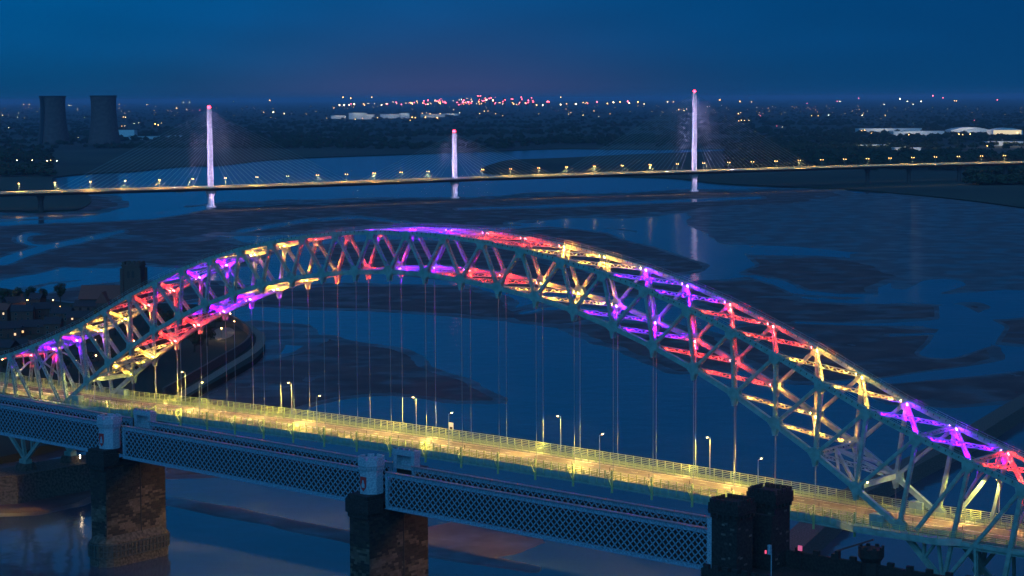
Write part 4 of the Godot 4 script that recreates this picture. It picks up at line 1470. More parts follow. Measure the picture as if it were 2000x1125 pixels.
# ================================================================ the cable-stayed bridge
var gate_line := []
func make_gateway() -> void:
	var br := thing("cable_stayed_bridge", "cable stayed road bridge with three lit white pylons far up the river", "bridge")
	var deck_px := [[-160, 382, 23.0], [0, 377.5, 23.4], [200, 372, 23.8], [409, 366, 24.2], [650, 358, 24.6], [889, 349, 25.1], [1120, 341.5, 26.2], [1356, 334.5, 27.6], [1500, 330, 28.0], [1650, 325.5, 28.2], [1820, 321, 28.3], [2000, 317, 28.4], [2200, 313, 28.4]]
	var raw := PackedVector3Array()
	for q in deck_px: raw.append(g(q[0], q[1], q[2]))
	var curve := Curve3D.new()
	for i in raw.size():
		var tan := (raw[mini(i + 1, raw.size() - 1)] - raw[maxi(i - 1, 0)]) / 6.0
		curve.add_point(raw[i], -tan, tan)
	curve.bake_interval = 12.0
	var pts := curve.get_baked_points()
	# deck
	var b := MB.new()
	var kerb := MB.new()
	for i in pts.size() - 1:
		b.beam(pts[i] - Vector3(0, 2.2, 0), pts[i + 1] - Vector3(0, 2.2, 0), 12.0, 3.6)
		b.beam(pts[i] - Vector3(0, 0.3, 0), pts[i + 1] - Vector3(0, 0.3, 0), 36.0, 0.6)
		var s := (pts[i + 1] - pts[i]).cross(Vector3.UP).normalized()
		for q in [-2.2, 2.2, -17.6]:
			kerb.beam(pts[i] + s * q + Vector3(0, 0.65, 0), pts[i + 1] + s * q + Vector3(0, 0.65, 0), 0.4, 1.3)
		for q in [17.6]:
			for hh in [0.5, 1.0, 1.5]:
				kerb.beam(pts[i] + s * q + Vector3(0, hh, 0), pts[i + 1] + s * q + Vector3(0, hh, 0), 0.14, 0.14)
			for k in 3:
				var pp: Vector3 = pts[i].lerp(pts[i + 1], k / 3.0) + s * q
				kerb.beam(pp, pp + Vector3(0, 1.6, 0), 0.2, 0.2, Vector3.RIGHT)
	part("deck", b, M.far_deck, br)
	part("barrier", kerb, flat(Color(0.42, 0.39, 0.3), 0.7), br)
	# pylons with their stays
	var py := [[409, 405, 118.0, 21, 365.5, 24.2, 190.0], [889, 387, 84.5, 15, 349, 25.1, 150.0], [1356, 374, 134.4, 25, 334.5, 27.6, 205.0]]
	for q in py:
		var foot := g(q[0], q[1])
		var off := curve.get_closest_offset(Vector3(foot.x, q[5], foot.z))
		foot = curve.sample_baked(off)
		foot.y = 0
		var t := (curve.sample_baked(off + 5.0) - curve.sample_baked(off - 5.0)).normalized()
		var s := t.cross(Vector3.UP).normalized()
		var top: float = q[2]
		var dk: float = q[5]
		var p := MB.new()
		var prof := [[4.4, 0.0], [4.0, 3.0], [3.7, dk - 8.0], [3.6, dk], [3.5, top * 0.5], [2.9, top - 4.0], [2.6, top]]
		var turn := atan2(-t.z, t.x) + PI / 4
		p.lathe(foot, prof, 8, -turn + PI / 8)
		p.lathe(foot, [[6.0, -1.0], [6.0, 1.0], [5.4, 2.0]], 12)
		p.lathe(foot, [[3.7, dk - 11.0], [7.0, dk - 4.2], [7.0, dk - 3.9]], 8, -turn + PI / 8)
		var pyl := part("pylon", p, M.concrete, br)
		var jn := MB.new()
		for k in int(top / 8.0):
			var yy := 8.0 + k * 8.0
			if yy > dk - 12.0 and yy < dk + 2.0: continue
			jn.lathe(foot, [[lerpf(3.75, 2.75, yy / top) + 0.1, yy], [lerpf(3.75, 2.75, yy / top) + 0.1, yy + 0.18]], 8, -turn + PI / 8)
		part("joint_ring", jn, M.far_deck, pyl)
		var stays: int = q[3]
		for side in [-1.0, 1.0]:
			for k in stays:
				var f := (k + 1.0) / stays
				var d := curve.sample_baked(clampf(off + side * (14.0 + (float(q[6]) - 14.0) * f), 0.0, curve.get_baked_length()))
				var h := lerpf(dk + (top - dk) * 0.42, top - 3.0, f)
				var cb := MB.new()
				cb.rod(Vector3(foot.x, h, foot.z) + t * (side * 2.8), d + Vector3(0, 0.3, 0), 0.21, 3)
				part("stay_cable", cb, M.cable, br)
		# uplights standing on the deck and the foot, a red beacon on top and halfway
		var wash := Color(0.78, 0.55, 1.0)
		var rise := top - dk
		for q2 in [-1.0, 1.0]:
			for f in [0.13, 0.38, 0.63, 0.88]:
				var l := SpotLight3D.new()
				l.name = "wash_light"
				var from: Vector3 = foot + s * 16.0 + t * (q2 * 52.0) + Vector3(0, dk + 1.5, 0)
				var to := Vector3(foot.x, dk + rise * f, foot.z)
				l.light_color = wash.linear_to_srgb()
				l.light_energy = 2.0 * from.distance_squared_to(to)
				l.light_size = 0.5
				l.spot_angle = rad_to_deg(atan(rise * 0.17 / from.distance_to(to)))
				l.spot_angle_attenuation = 0.9
				l.spot_range = 400.0
				l.shadow_enabled = true
				l.look_at_from_position(from, to, Vector3.UP)
				br.add_child(l, true)
		for e in [s * 15.0 - t * 5.0, s * 12.0 + t * 11.0]:
			var l := SpotLight3D.new()
			l.name = "pier_light"
			l.light_color = wash.linear_to_srgb()
			l.light_energy = 330.0
			l.light_size = 0.5
			l.spot_angle = 35.0
			l.spot_range = 400.0
			l.shadow_enabled = true
			l.look_at_from_position(foot + e + Vector3(0, dk - 6.0, 0), Vector3(foot.x, 7.0, foot.z), Vector3.RIGHT)
			br.add_child(l, true)
		for hh in [top + 1.4, dk + (top - dk) * 0.42]:
			var rb := MB.new()
			var o: Vector3 = Vector3(foot.x, hh, foot.z) - s * (2.0 if hh < top else 0.0)
			rb.lathe(o, [[0.4, -1.4], [1.8, -0.6], [2.2, 0.6], [1.1, 2.2]], 8)
			part("beacon_lamp", rb, M.lamp_red, pyl)
	# approach piers
	for q in [[90, 385], [1628, 327], [1713, 325], [1802, 322], [1892, 320], [1985, 318]]:
		var on := g(q[0], q[1] - 8.0 if q[0] < 200 else q[1], 24.0)
		var off := curve.get_closest_offset(on)
		var c := curve.sample_baked(off)
		var pr := MB.new()
		pr.lathe(Vector3(c.x, 0, c.z), [[3.4, 0.0], [3.0, c.y - 10.0], [5.0, c.y - 4.0]], 8)
		part("approach_pier", pr, M.tower_concrete, br)
	# lamps along the deck: separate things
	var lamp := Node3D.new()
	var step := 41.0
	var at := 30.0
	var k := 0
	while at < curve.get_baked_length() - 10.0:
		var c := curve.sample_baked(at)
		var t := (curve.sample_baked(minf(at + 4.0, curve.get_baked_length())) - curve.sample_baked(at - 4.0)).normalized()
		var o := thing("deck_lamp", "small yellow street lamp on the distant cable stayed bridge", "street lamp", c, atan2(-t.z, t.x), "street lamps on the distant cable stayed bridge")
		var p := MB.new()
		p.rod(Vector3.ZERO, Vector3(0, 11.0, 0), 0.22, 5, 0.14)
		p.beam(Vector3(0, 11.0, -3.0), Vector3(0, 11.0, 3.0), 0.2, 0.2)
		part("pole", p, M.cable, o)
		for q in [-2.6, 2.6]:
			var l := MB.new()
			l.lathe(Vector3(0, 10.7, q), [[0.2, -0.4], [0.5, 0.0], [0.24, 0.28]], 6)
			part("lamp_lens", l, M.lamp_far, o)
		for q in [-2.6, 2.6]: down_light(o, Vector3(0, 10.0, q), Color(1.0, 0.64, 0.17), 950.0)
		at += step
		k += 1

# ================================================================ the near left bank
func make_left_bank() -> void:
	var edge := [Vector2(-330, 545), Vector2(-100, 552), Vector2(0, 562), Vector2(60, 573), Vector2(130, 591), Vector2(300, 592), Vector2(400, 596), Vector2(440, 610), Vector2(465, 626), Vector2(497, 648), Vector2(517, 674), Vector2(500, 700), Vector2(452, 728), Vector2(400, 756), Vector2(330, 794), Vector2(210, 838), Vector2(80, 872), Vector2(0, 893), Vector2(-330, 960)]
	var out := smooth_outline(edge, 3.0, true, 4)
	var b := ground_sheet(out, 3.0, 0.0008)
	solid("river_bank", b, M.grass, "dark grassy river bank with houses and a church", "land", "", "structure")
	# sea wall and promenade along the point
	var wl := smooth_outline([Vector2(420, 622), Vector2(452, 630), Vector2(476, 645), Vector2(489, 660), Vector2(478, 682), Vector2(430, 712), Vector2(380, 742), Vector2(320, 776)], 3.0, false, 6)
	var w := MB.new()
	var pth := MB.new()
	for i in wl.size() - 1:
		var a := wl[i]
		var c := wl[i + 1]
		w.beam(a + Vector3(0, 2.0, 0), c + Vector3(0, 2.0, 0), 1.2, 4.2)
		var s := (c - a).cross(Vector3.UP).normalized()
		pth.quad(a - s * 8.0 + Vector3(0, 0.06, 0), c - s * 8.0 + Vector3(0, 0.06, 0), c - s * 3.0 + Vector3(0, 0.06, 0), a - s * 3.0 + Vector3(0, 0.06, 0))
	solid("sea_wall", w, M.sandstone, "curved dark stone sea wall round the grassy point", "wall")
	solid("promenade", pth, M.path, "pale footpath below the curved sea wall", "path", "", "structure")
	var gr := MB.new()  # pale path patch shaped as the pool of light round the lamp
	var gp := smooth_outline([Vector2(416, 652), Vector2(425, 642), Vector2(448, 640), Vector2(458, 648), Vector2(450, 658), Vector2(425, 664)], 3.1, true, 4)
	gr = ground_sheet(gp, 3.2, 0.0)
	solid("lamp_pool_patch", gr, M.path, "round pale patch of path painted as the pool of light under a lamp", "path", "", "structure")
	# church
	var o := g(263, 612, 3.0)
	var ch := thing("church", "dark sandstone church with a square battlemented tower and red tiled roof", "church", o, YAW - 0.15)
	var t := MB.new()
	t.box(Vector3(-5.4, 0, -5.4), Vector3(5.4, 29.0, 5.4))
	for sx in [-1.0, 1.0]:
		for sz in [-1.0, 1.0]:
			t.box(Vector3(sx * 5.4 - 0.9, 0, sz * 5.4 - 0.9), Vector3(sx * 5.4 + 0.9, 27.0, sz * 5.4 + 0.9))
	t.box(Vector3(-5.7, 19.5, -5.7), Vector3(5.7, 20.0, 5.7))
	t.box(Vector3(-5.8, 28.4, -5.8), Vector3(5.8, 29.2, 5.8))
	var tw := part("tower", t, M.sandstone, ch)
	var m := MB.new()
	m.box(Vector3(-0.9, 0, -0.35), Vector3(0.9, 1.7, 0.35))
	var mm := m.mesh(M.sandstone)
	merlons(mm, Vector3(-5.8, 29.2, 5.4), Vector3(5.8, 29.2, 5.4), 4, tw)
	merlons(mm, Vector3(-5.8, 29.2, -5.4), Vector3(5.8, 29.2, -5.4), 4, tw)
	merlons(mm, Vector3(5.4, 29.2, -4.6), Vector3(5.4, 29.2, 4.6), 3, tw)
	merlons(mm, Vector3(-5.4, 29.2, -4.6), Vector3(-5.4, 29.2, 4.6), 3, tw)
	for q in [[0.0, 5.42, 0.0], [5.42, 0.0, PI / 2]]:
		for dx in [-1.4, 1.4]:
			var wn := PackedVector3Array()
			for e in [[-0.8, 0.0], [0.8, 0.0], [0.8, 3.4], [0.0, 4.6], [-0.8, 3.4]]:
				wn.append(Vector3(dx + float(e[0]), 21.6 + float(e[1]), 0))
			var wb := MB.new()
			wb.prism(wn, Vector3(0, 0, 0.15))
			put("belfry_window", wb.mesh(M.dark), Transform3D(Basis(Vector3.UP, q[2]), Vector3(q[0], 0, q[1])), tw)
	var nv := MB.new()
	nv.box(Vector3(-32.0, 0, -5.5), Vector3(-5.4, 9.0, 5.5))
	nv.box(Vector3(-20.0, 0, 5.5), Vector3(-13.0, 7.0, 9.5))
	nv.box(Vector3(-34.0, 0, -7.5), Vector3(-7.0, 5.0, 9.0))
	part("nave", nv, M.sandstone, ch)
	var rf := MB.new()
	rf.prism(PackedVector3Array([Vector3(-32.6, 8.8, -6.3), Vector3(-32.6, 16.6, 0), Vector3(-32.6, 8.8, 6.3)]), Vector3(27.2, 0, 0))
	part("roof", rf, M.tile, ch)
	var rs := MB.new()
	rs.prism(PackedVector3Array([Vector3(-20.6, 6.9, 9.9), Vector3(-16.5, 13.5, 9.9), Vector3(-12.4, 6.9, 9.9)]), Vector3(0, 0, -9.0))
	part("transept_roof", rs, M.tile, ch)
	var ra := MB.new()
	ra.quad(Vector3(-34.5, 4.8, 9.6), Vector3(-6.8, 4.8, 9.6), Vector3(-6.8, 8.2, 5.55), Vector3(-34.5, 8.2, 5.55))
	part("aisle_roof", ra, M.slate, ch)
	for i in 5:
		var wb := MB.new()
		wb.box(Vector3(-31.0 + i * 5.0, 1.6, 8.95), Vector3(-29.4 + i * 5.0, 4.2, 9.1))
		part("window", wb, M.pane, ch)
	# houses
	var hs := [[8, 700, 0.1, 10, "slate"], [40, 690, 0.2, 12, "slate"], [78, 694, 0.1, 11, "tile"], [112, 682, 0.2, 10, "slate"], [18, 662, 0.15, 12, "slate"], [60, 655, 0.1, 14, "slate"], [100, 650, 0.3, 10, "slate"], [140, 668, 0.2, 11, "slate"], [12, 630, 0.2, 12, "tile"], [48, 625, 0.1, 12, "slate"], [86, 620, 0.2, 12, "slate"], [120, 626, 0.2, 10, "slate"], [28, 600, 0.1, 12, "slate"], [70, 600, 0.2, 10, "slate"], [150, 640, 0.1, 12, "slate"], [180, 668, 0.2, 10, "slate"], [170, 705, 0.1, 11, "slate"], [140, 715, 0.2, 10, "slate"]]
	for q in hs:
		house(g(q[0] + rng.randf_range(-7, 7), q[1] + rng.randf_range(-5, 5), 3.0), YAW + q[2] + rng.randf_range(-0.7, 0.7), q[3] * rng.randf_range(0.75, 1.2), rng.randf_range(7.0, 9.0), rng.randf_range(4.2, 6.6), q[4])
	# trees
	for q in [[118, 594, 5.0, 13.0], [10, 596, 5.0, 10.0], [34, 588, 4.5, 9.0], [60, 588, 4.5, 9.0], [85, 590, 4.0, 9.0], [198, 640, 6.0, 11.0], [225, 655, 6.0, 12.0], [250, 668, 6.0, 11.0], [300, 640, 6.5, 13.0], [330, 655, 6.5, 13.0], [360, 640, 6.5, 14.0], [392, 650, 6.5, 14.0], [345, 690, 6.0, 11.0], [380, 688, 6.0, 12.0], [405, 676, 6.0, 12.0], [310, 700, 6.0, 11.0], [290, 720, 6.0, 11.0], [260, 730, 6.0, 11.0], [215, 720, 6.0, 11.0], [160, 735, 6.0, 11.0], [120, 738, 5.0, 10.0], [60, 730, 5.0, 10.0], [20, 735, 5.0, 10.0], [420, 640, 5.0, 11.0], [214, 583, 5.0, 8.0]]:
		leafy("bank_tree", "dark round tree among the houses and church on the bank", "tree", g(q[0], q[1], 3.0), q[2], q[3], M.leaf, 1.0, "trees on the near bank")
	# lamps of the point and the streets
	for q in [[433, 664, 6.0, 60.0], [458, 650, 6.0, 20.0], [450, 634, 6.0, 14.0], [15, 590, 6.0, 18.0], [17, 617, 6.0, 30.0], [54, 606, 6.0, 14.0], [104, 606, 6.0, 14.0], [118, 620, 6.0, 10.0], [11, 690, 6.0, 12.0], [185, 700, 6.0, 12.0], [188, 720, 6.0, 12.0], [262, 690, 6.0, 10.0], [334, 616, 6.0, 8.0]]:
		var ft := g(q[0], q[1], 3.0)
		var l := thing("bank_lamp", "small warm street lamp on the dark near bank", "street lamp", ft, 0.0, "street lamps on the near bank")
		var p := MB.new()
		p.rod(Vector3.ZERO, Vector3(0, q[2], 0), 0.09, 5)
		part("pole", p, M.dark, l)
		var e := MB.new()
		e.lathe(Vector3(0, float(q[2]) + 0.2, 0), [[0.15, -0.25], [0.4, 0.0], [0.25, 0.3]], 8)
		part("lamp_lens", e, M.lamp_far, l)
		light_at(l, Vector3(0, float(q[2]) - 0.4, 0), Color(1.0, 0.6, 0.25), q[3], 0.3)

func house(at: Vector3, turn: float, wide: float, deep: float, eave: float, roof: String) -> void:
	var h := thing("house", "dark brick house with a %s roof on the near bank" % ["slate" if roof == "slate" else "red tiled"], "house", at, turn, "%s roofed houses on the near bank" % ["slate" if roof == "slate" else "red"])
	var hw := wide * 0.5
	var hd := deep * 0.5
	var b := MB.new()
	b.box(Vector3(-hw, -0.3, -hd), Vector3(hw, eave, hd))
	for s in [-1.0, 1.0]:
		b.tri(Vector3(s * hw, eave, -hd), Vector3(s * hw, eave + 3.2, 0), Vector3(s * hw, eave, hd))
	part("wall", b, M.brick, h)
	var r := MB.new()
	r.prism(PackedVector3Array([Vector3(-hw - 0.3, eave - 0.1, -hd - 0.4), Vector3(-hw - 0.3, eave + 3.4, 0), Vector3(-hw - 0.3, eave - 0.1, hd + 0.4), Vector3(-hw - 0.3, eave - 0.3, hd + 0.4), Vector3(-hw - 0.3, eave + 3.15, 0), Vector3(-hw - 0.3, eave - 0.3, -hd - 0.4)]), Vector3(wide + 0.6, 0, 0))
	var rf := part("roof", r, M[roof], h)
	var c := MB.new()
	c.box(Vector3(hw - 1.4, eave + 2.0, -0.5), Vector3(hw - 0.5, eave + 4.8, 0.5))
	part("chimney", c, M.brick, rf)
	for q in [-0.55, 0.55]:
		for y in [1.0, 3.7]:
			var f := MB.new()
			f.box(Vector3(q * hw - 0.6, y, hd), Vector3(q * hw + 0.6, y + 1.4, hd + 0.06))
			var w := part("window", f, M.frame, h)
			var p := MB.new()
			p.box(Vector3(q * hw - 0.5, y + 0.1, hd + 0.06), Vector3(q * hw + 0.5, y + 1.3, hd + 0.09))
			part("pane", p, M.lit_window if rng.randf() < 0.16 else M.pane, w)
	var d := MB.new()
	d.box(Vector3(-0.5, 0, hd), Vector3(0.5, 2.1, hd + 0.08))
	part("door", d, M.dark, h)

# ================================================================ the far plain
func make_far_things() -> void:
	# cooling towers
	for q in [[105, 281, 139.0, 35.0, "leftmost"], [204, 281, 139.0, 36.0, "other"]]:
		var at := g(q[0], q[1], 2.0)
		var t := thing("cooling_tower", "large pale concrete cooling tower %s" % ["with a dark strip of ladders up its side" if q[4] == "leftmost" else "standing nearest the red lit pylon"], "cooling tower", at)
		var H: float = q[2]
		var prof := []
		for i in 17:
			var f := i / 16.0
			var z := (f - 0.78) / 0.78
			prof.append([36.0 * sqrt(1.0 + z * z * 0.75) if f < 0.78 else 36.0 * sqrt(1.0 + z * z * 1.5), H * f])
		var b := MB.new()
		b.lathe(Vector3.ZERO, prof, 40, 0.0, false)
		part("shell", b, M.tower_concrete, t)
		var rim := MB.new()
		rim.lathe(Vector3.ZERO, [[38.0, H - 3.0], [39.0, H - 2.6], [39.0, H + 0.8], [36.0, H + 0.8], [35.6, H - 3.0]], 40, 0.0, false)
		part("rim", rim, M.dark, t)
		if q[4] == "leftmost":
			var lad := MB.new()
			var away := (EYE - at)
			away.y = 0
			away = away.normalized().rotated(Vector3.UP, -0.85)
			for i in 16:
				lad.beam(away * (float(prof[i][0]) + 1.5) + Vector3(0, prof[i][1], 0), away * (float(prof[i + 1][0]) + 1.5) + Vector3(0, prof[i + 1][1], 0), 12.0, 1.5, away)
			part("ladder_strip", lad, M.dark, t)
	# warehouses on the right
	for q in [[1790, 266, 160.0, 60.0, 15.0, "long low white warehouse with a blue grey end"], [1735, 258, 220.0, 60.0, 12.0, "narrow white shed behind the long white warehouse"], [1890, 262, 130.0, 70.0, 14.0, "white warehouse with a curved roof among trees"], [1962, 263, 100.0, 60.0, 13.0, "curved roof hall lit yellow from inside"], [1700, 290, 70.0, 30.0, 8.0, "small pale blue shed in the dark trees"], [1770, 296, 60.0, 30.0, 8.0, "second small pale blue shed in the dark trees"], [1960, 284, 90.0, 30.0, 9.0, "pale flat shed beside the orange lamp"]]:
		var at := g(q[0], q[1], 2.0)
		var lit: bool = str(q[5]).contains("yellow")
		var t := thing("warehouse", q[5], "warehouse", at, YAW + 0.05)
		var hw: float = q[2] * 0.5
		var hd: float = q[3] * 0.5
		var hh: float = q[4]
		var b := MB.new()
		b.box(Vector3(-hw, 0, -hd), Vector3(hw, hh, hd))
		part("wall", b, M.sheet_white, t)
		var r := MB.new()
		if str(q[5]).contains("curved"):
			for i in 12:
				var a0 := -1.0 + i / 6.0
				var a1 := -1.0 + (i + 1) / 6.0
				var y0 := hh + 9.0 * (1.0 - a0 * a0)
				var y1 := hh + 9.0 * (1.0 - a1 * a1)
				r.quad(Vector3(a0 * hw, y0, hd + 1.0), Vector3(a1 * hw, y1, hd + 1.0), Vector3(a1 * hw, y1, -hd), Vector3(a0 * hw, y0, -hd))
				r.quad(Vector3(a0 * hw, hh, hd + 0.5), Vector3(a1 * hw, hh, hd + 0.5), Vector3(a1 * hw, y1, hd + 0.5), Vector3(a0 * hw, y0, hd + 0.5))
		else:
			r.box(Vector3(-hw - 1, hh, -hd - 1), Vector3(hw + 1, hh + 1.2, hd + 1))
		part("roof", r, M.sheet_white, t)
		if lit:
			var w := MB.new()
			w.box(Vector3(-hw * 0.9, 2.0, hd + 0.6), Vector3(hw * 0.9, hh + 2.0, hd + 1.0))
			part("lit_window", w, glow(Color(1.0, 0.72, 0.25), 0.9), t)
		else:
			light_at(t, Vector3(-hw * 0.3, hh + 20.0, hd + 60.0), Color(1.0, 0.85, 0.65), 2600.0, 2.0)
	# works in the middle distance
	for q in [[660, 232, 90.0, 22.0], [700, 233, 110.0, 40.0], [722, 233, 60.0, 30.0], [765, 231, 140.0, 26.0], [790, 231, 60.0, 34.0], [845, 229, 160.0, 20.0], [880, 226, 120.0, 16.0], [235, 267, 110.0, 24.0], [290, 272, 120.0, 10.0], [325, 270, 100.0, 9.0]]:
		var at := g(q[0], q[1], 2.0)
		var t := thing("factory_block", "pale lit factory block on the dark far plain", "factory", at, YAW + rng.randf_range(-0.2, 0.2), "factory blocks on the far plain")
		var b := MB.new()
		b.box(Vector3(-float(q[2]) * 0.5, 0, -20), Vector3(float(q[2]) * 0.5, q[3], 20))
		part("wall", b, M.sheet_white, t)
		var r := MB.new()
		r.box(Vector3(-float(q[2]) * 0.5 - 1, q[3], -21), Vector3(float(q[2]) * 0.5 + 1, float(q[3]) + 1.5, 21))
		part("roof", r, M.slate, t)
		if q[0] > 400: light_at(t, Vector3(0, float(q[3]) + 10.0, 55), Color(1.0, 0.8, 0.5), 900.0, 2.0)
	# the city on the horizon
	for q in [[830, 14], [856, 16], [870, 12], [895, 15], [905, 19], [918, 12], [936, 26], [945, 20], [957, 22], [965, 14], [985, 18], [1000, 21], [1017, 16], [1030, 13], [1041, 17], [1071, 12]]:
		var d := way(q[0], 203.0)
		d.y = 0
		var at := EYE + d.normalized() * 21000.0
		at.y = 0
		var t := thing("tower_block", "tiny tower block with pink lights in the city on the horizon", "building", at, YAW, "tower blocks of the city on the horizon")
		var H := 75.0 + (float(q[1]) - 10.0) * 21000.0 / FOCAL * rng.randf_range(0.8, 1.3)
		var b := MB.new()
		b.box(Vector3(-14, 0, -14), Vector3(14, H, 14))
		part("wall", b, M.tower_concrete, t)
		for k in 2:
			var l := MB.new()
			var s := -9.0 if k else 9.0
			l.lathe(Vector3(s + rng.randf_range(-6, 6), H - rng.randf_range(-3, 40), 15), [[2.0, -4.0], [5.5, 0.0], [2.0, 4.0]], 6)
			part("roof_lamp", l, M.lamp_pink, t)
	# woods and hedges over the plain: nobody could count them
	var cr := MB.new()
	for i in 46:
		var d := Vector3(rng.randfn(), absf(rng.randfn()) * 0.9, rng.randfn()).normalized()
		var p := Vector3(0, 0.45, 0) + d * Vector3(0.5, 0.5, 0.5) * rng.randf_range(0.8, 1.1)
		var u := Vector3(rng.randfn(), rng.randfn(), rng.randfn()).normalized() * 0.34
		var w := d.cross(u).normalized() * 0.34
		cr.tri(p - u, p + w, p + u)
		cr.tri(p - u, p + u, p - w)
	var mm := MultiMesh.new()
	mm.transform_format = MultiMesh.TRANSFORM_3D
	mm.mesh = cr.mesh(M.leaf)
	var spots := []
	var nz := FastNoiseLite.new()
	nz.seed = 9
	nz.frequency = 0.0011
	while spots.size() < 9000:
		var x := rng.randf_range(-200, 2200)
		var y := rng.randf_range(208, 345)
		if x < 1000 and y > 292: 
			if not (x < 100 and y < 352): continue
		if x >= 1000 and y > 288 and x < 1420: continue
		if x >= 1420 and y > 335: continue
		var p := g(x, y, 1.6)
		if nz.get_noise_2d(p.x, p.z) < -0.05 and rng.randf() < 0.9: continue
		spots.append(p)
	for i in 500:    # the dark wood on the south bank
		spots.append(g(rng.randf_range(1895, 2150), rng.randf_range(335, 362), 1.6))
	mm.instance_count = spots.size()
	for i in spots.size():
		var s := rng.randf_range(7.0, 13.0)
		mm.set_instance_transform(i, Transform3D(Basis(Vector3.UP, rng.randf() * TAU).scaled(Vector3(s * rng.randf_range(1.0, 1.7), s, s * rng.randf_range(1.0, 1.7))), spots[i]))
	var mi := MultiMeshInstance3D.new()
	mi.multimesh = mm
	mi.name = "far_woods"
	add_child(mi)
	tag(mi, "dark woods and hedges spread over the far plain", "woods", "", "stuff")

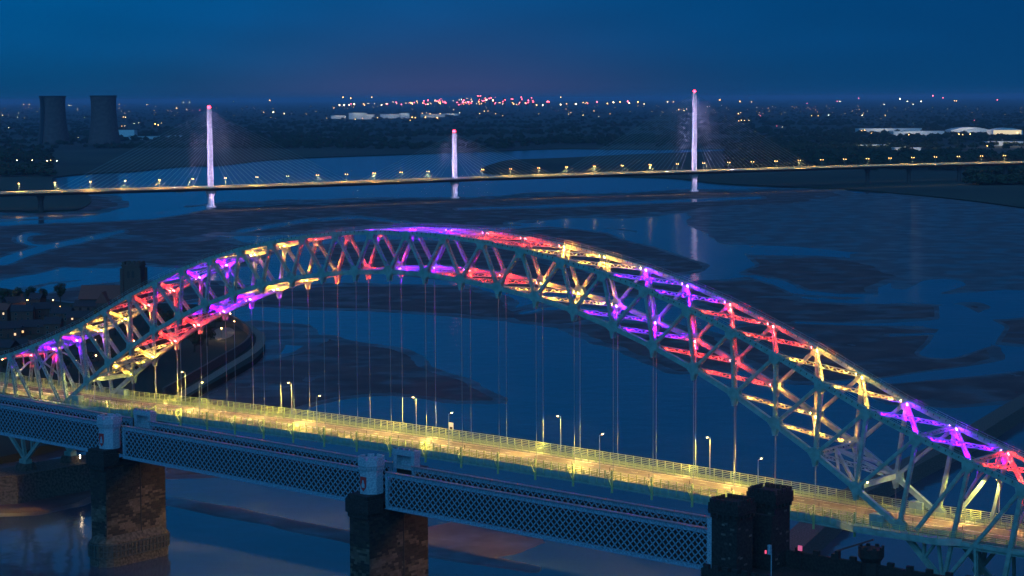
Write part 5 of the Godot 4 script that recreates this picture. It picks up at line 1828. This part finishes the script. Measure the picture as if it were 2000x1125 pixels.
func make_town_lights() -> void:
	var ball := MB.new()
	ball.lathe(Vector3.ZERO, [[0.3, -1.0], [0.85, -0.5], [1.0, 0.0], [0.85, 0.5], [0.3, 1.0]], 8)
	var meshes := {"warm": ball.mesh(M.lamp_far), "white": ball.mesh(M.lamp_white), "pink": ball.mesh(M.lamp_pink)}
	var spots := [[46, 204, "warm", 2.4], [57, 204, "warm", 1.8], [5, 225, "warm", 3], [36, 221, "warm", 2], [34, 229, "warm", 2], [17, 249, "white", 1.6], [135, 206, "white", 2.4], [139, 206, "white", 2.4], [152, 215, "warm", 1.8], [165, 229, "warm", 1.6], [179, 230, "warm", 1.6], [233, 204, "warm", 1.8], [241, 229, "warm", 4.5], [245, 229, "warm", 4.0], [238, 246, "warm", 2], [244, 246, "white", 1.5], [262, 241, "white", 1.5], [271, 240, "white", 1.5], [287, 204, "warm", 2], [303, 242, "warm", 4.5], [309, 244, "warm", 3.2], [315, 240, "warm", 2], [345, 211, "warm", 4], [358, 200, "warm", 2.4], [370, 200, "warm", 2.4], [365, 214, "warm", 2.5], [390, 215, "pink", 2.2], [456, 198, "warm", 2], [153, 268, "white", 1.4],
		[527, 196, "warm", 3.4], [534, 219, "white", 5], [515, 219, "warm", 2], [555, 222, "white", 3], [598, 223, "warm", 2], [638, 231, "warm", 2], [652, 211, "warm", 2.5], [664, 228, "white", 5.0], [674, 228, "white", 4.6], [682, 227, "white", 4.4], [694, 233, "warm", 2.5], [708, 231, "warm", 2.2], [737, 230, "warm", 2.8], [801, 235, "warm", 2.6], [798, 226, "warm", 4], [805, 229, "warm", 3.4], [811, 230, "warm", 3.2], [831, 229, "warm", 4.2], [840, 222, "warm", 3.4], [854, 230, "warm", 4], [860, 222, "warm", 3.4], [825, 221, "warm", 2.4], [833, 220, "warm", 2.4], [898, 220, "white", 2.2], [937, 222, "warm", 2.4], [946, 217, "warm", 2.6], [953, 217, "warm", 2.6], [968, 222, "warm", 2.2], [982, 226, "warm", 2.0], [886, 214, "warm", 2.0],
		[663, 205, "white", 5], [672, 205, "white", 5], [682, 205, "white", 4], [692, 203, "white", 5], [712, 205, "warm", 4], [745, 205, "white", 4], [756, 203, "pink", 5], [774, 200, "pink", 5], [784, 204, "pink", 4], [803, 201, "warm", 4.5], [828, 197, "pink", 5], [836, 196, "pink", 5], [860, 202, "warm", 4], [904, 200, "pink", 6], [915, 200, "pink", 6], [935, 199, "warm", 4], [950, 195, "white", 5], [963, 196, "white", 5], [1003, 203, "warm", 4], [1026, 201, "warm", 4], [1048, 205, "warm", 4.5], [1060, 205, "white", 4], [1095, 204, "white", 4.5], [1125, 203, "white", 6], [1139, 200, "warm", 3.5], [1146, 200, "warm", 3], [1166, 199, "pink", 5.5], [1186, 202, "warm", 4], [1198, 200, "white", 5], [1211, 199, "warm", 5], [1226, 198, "pink", 6], [1229, 201, "white", 5], [1246, 199, "warm", 5], [1258, 203, "white", 3], [670, 190, "warm", 4], [685, 192, "warm", 4], [726, 190, "warm", 3.5], [1038, 191, "pink", 4], [1095, 190, "warm", 3.5], [1070, 198, "pink", 5], [1032, 196, "pink", 5], [1018, 190, "pink", 5],
		[1110, 223, "warm", 2], [1115, 220, "warm", 2], [1139, 225, "warm", 3], [1160, 217, "warm", 2.4], [1192, 222, "warm", 2.2], [1170, 227, "white", 1.6], [1304, 199, "white", 3.4], [1315, 199, "warm", 3], [1326, 214, "warm", 3], [1336, 216, "warm", 3], [1341, 213, "warm", 2.6], [1381, 209, "white", 2.4], [1406, 195, "warm", 4], [1445, 198, "warm", 4], [1468, 199, "warm", 3], [1442, 222, "warm", 3.4], [1447, 220, "warm", 2.6], [1443, 236, "warm", 3.0], [1448, 235, "warm", 3], [1454, 235, "warm", 2], [1463, 235, "warm", 2.6], [1485, 226, "pink", 2],
		[1585, 226, "warm", 2], [1598, 226, "warm", 2.2], [1618, 225, "white", 2.6], [1684, 225, "white", 2.8], [1729, 225, "warm", 2.2], [1528, 248, "white", 1.5], [1598, 246, "warm", 2.2], [1517, 246, "pink", 1.8], [1576, 202, "pink", 2.6], [1635, 198, "pink", 3], [1641, 198, "white", 3], [1758, 193, "white", 5], [1772, 198, "white", 3.4], [1799, 198, "white", 3.6], [1822, 187, "pink", 4.5], [1842, 191, "pink", 3.6], [1864, 197, "warm", 3], [1868, 197, "warm", 3], [1727, 204, "white", 2.6], [1783, 204, "white", 2.4], [1677, 192, "pink", 3], [1948, 195, "pink", 3.4], [1903, 235, "pink", 2], [1683, 255, "warm", 2.4], [1689, 254, "warm", 3], [1702, 260, "warm", 2.4], [1775, 263, "warm", 3.2], [1873, 262, "warm", 4], [1880, 263, "warm", 2.6], [1895, 262, "warm", 4.4], [1926, 254, "white", 2.6], [1987, 259, "warm", 4.6], [1928, 285, "warm", 3],
		[33, 313, "white", 3.2], [63, 313, "white", 3.0], [92, 314, "white", 3.2], [99, 313, "warm", 2.8], [111, 314, "white", 3.2]]
	for i in 70:      # the dense middle of the far city
		var x := 880.0 + rng.randfn() * 110.0
		spots.append([x, 203.5 - absf(rng.randfn()) * 6.0 * clampf(1.4 - absf(x - 940.0) / 160.0, 0.25, 1.0), ["pink", "warm", "pink", "warm", "white"][rng.randi() % 5], rng.randf_range(1.6, 3.4)])
	var words := {"warm": "small warm lamp far off on the dark plain", "white": "small pale yellow lamp far off on the dark plain", "pink": "small pink lamp far off near the horizon"}
	for q in spots:
		var p: Vector3
		var y: float = q[1]
		if y < 206.0:
			var d := way(q[0], y)
			var flat_d := Vector2(d.x, d.z).length()
			p = EYE + d * (17000.0 / flat_d)
		else:
			p = g(q[0], y, 12.0)
		var dist := EYE.distance_to(p)
		var r := float(q[3]) * dist / FOCAL * 0.185
		var o := MeshInstance3D.new()
		o.mesh = meshes[q[2]]
		o.name = numbered("distant_lamp")
		add_child(o)
		o.position = p
		o.scale = Vector3.ONE * r
		tag(o, words[q[2]], "lamp", "%s lamps on the far plain" % q[2])
	# the faint rest
	var mm := MultiMesh.new()
	mm.transform_format = MultiMesh.TRANSFORM_3D
	mm.mesh = meshes.warm
	var list := []
	for i in 300:
		var x := rng.randf_range(0, 2000)
		var y := 206.5 + absf(rng.randfn()) * 12.0
		if x > 560 and x < 1260 and rng.randf() < 0.6: y = 206.5 + absf(rng.randfn()) * 3.0
		list.append(g(x, y, 10.0))
	mm.instance_count = list.size()
	for i in list.size():
		var r: float = EYE.distance_to(list[i]) / FOCAL * rng.randf_range(0.08, 0.2)
		mm.set_instance_transform(i, Transform3D(Basis.IDENTITY.scaled(Vector3.ONE * r), list[i]))
	var mi := MultiMeshInstance3D.new()
	mi.multimesh = mm
	mi.name = "faint_town_lights"
	add_child(mi)
	tag(mi, "countless faint lights of towns sprinkled over the plain", "lights", "", "stuff")
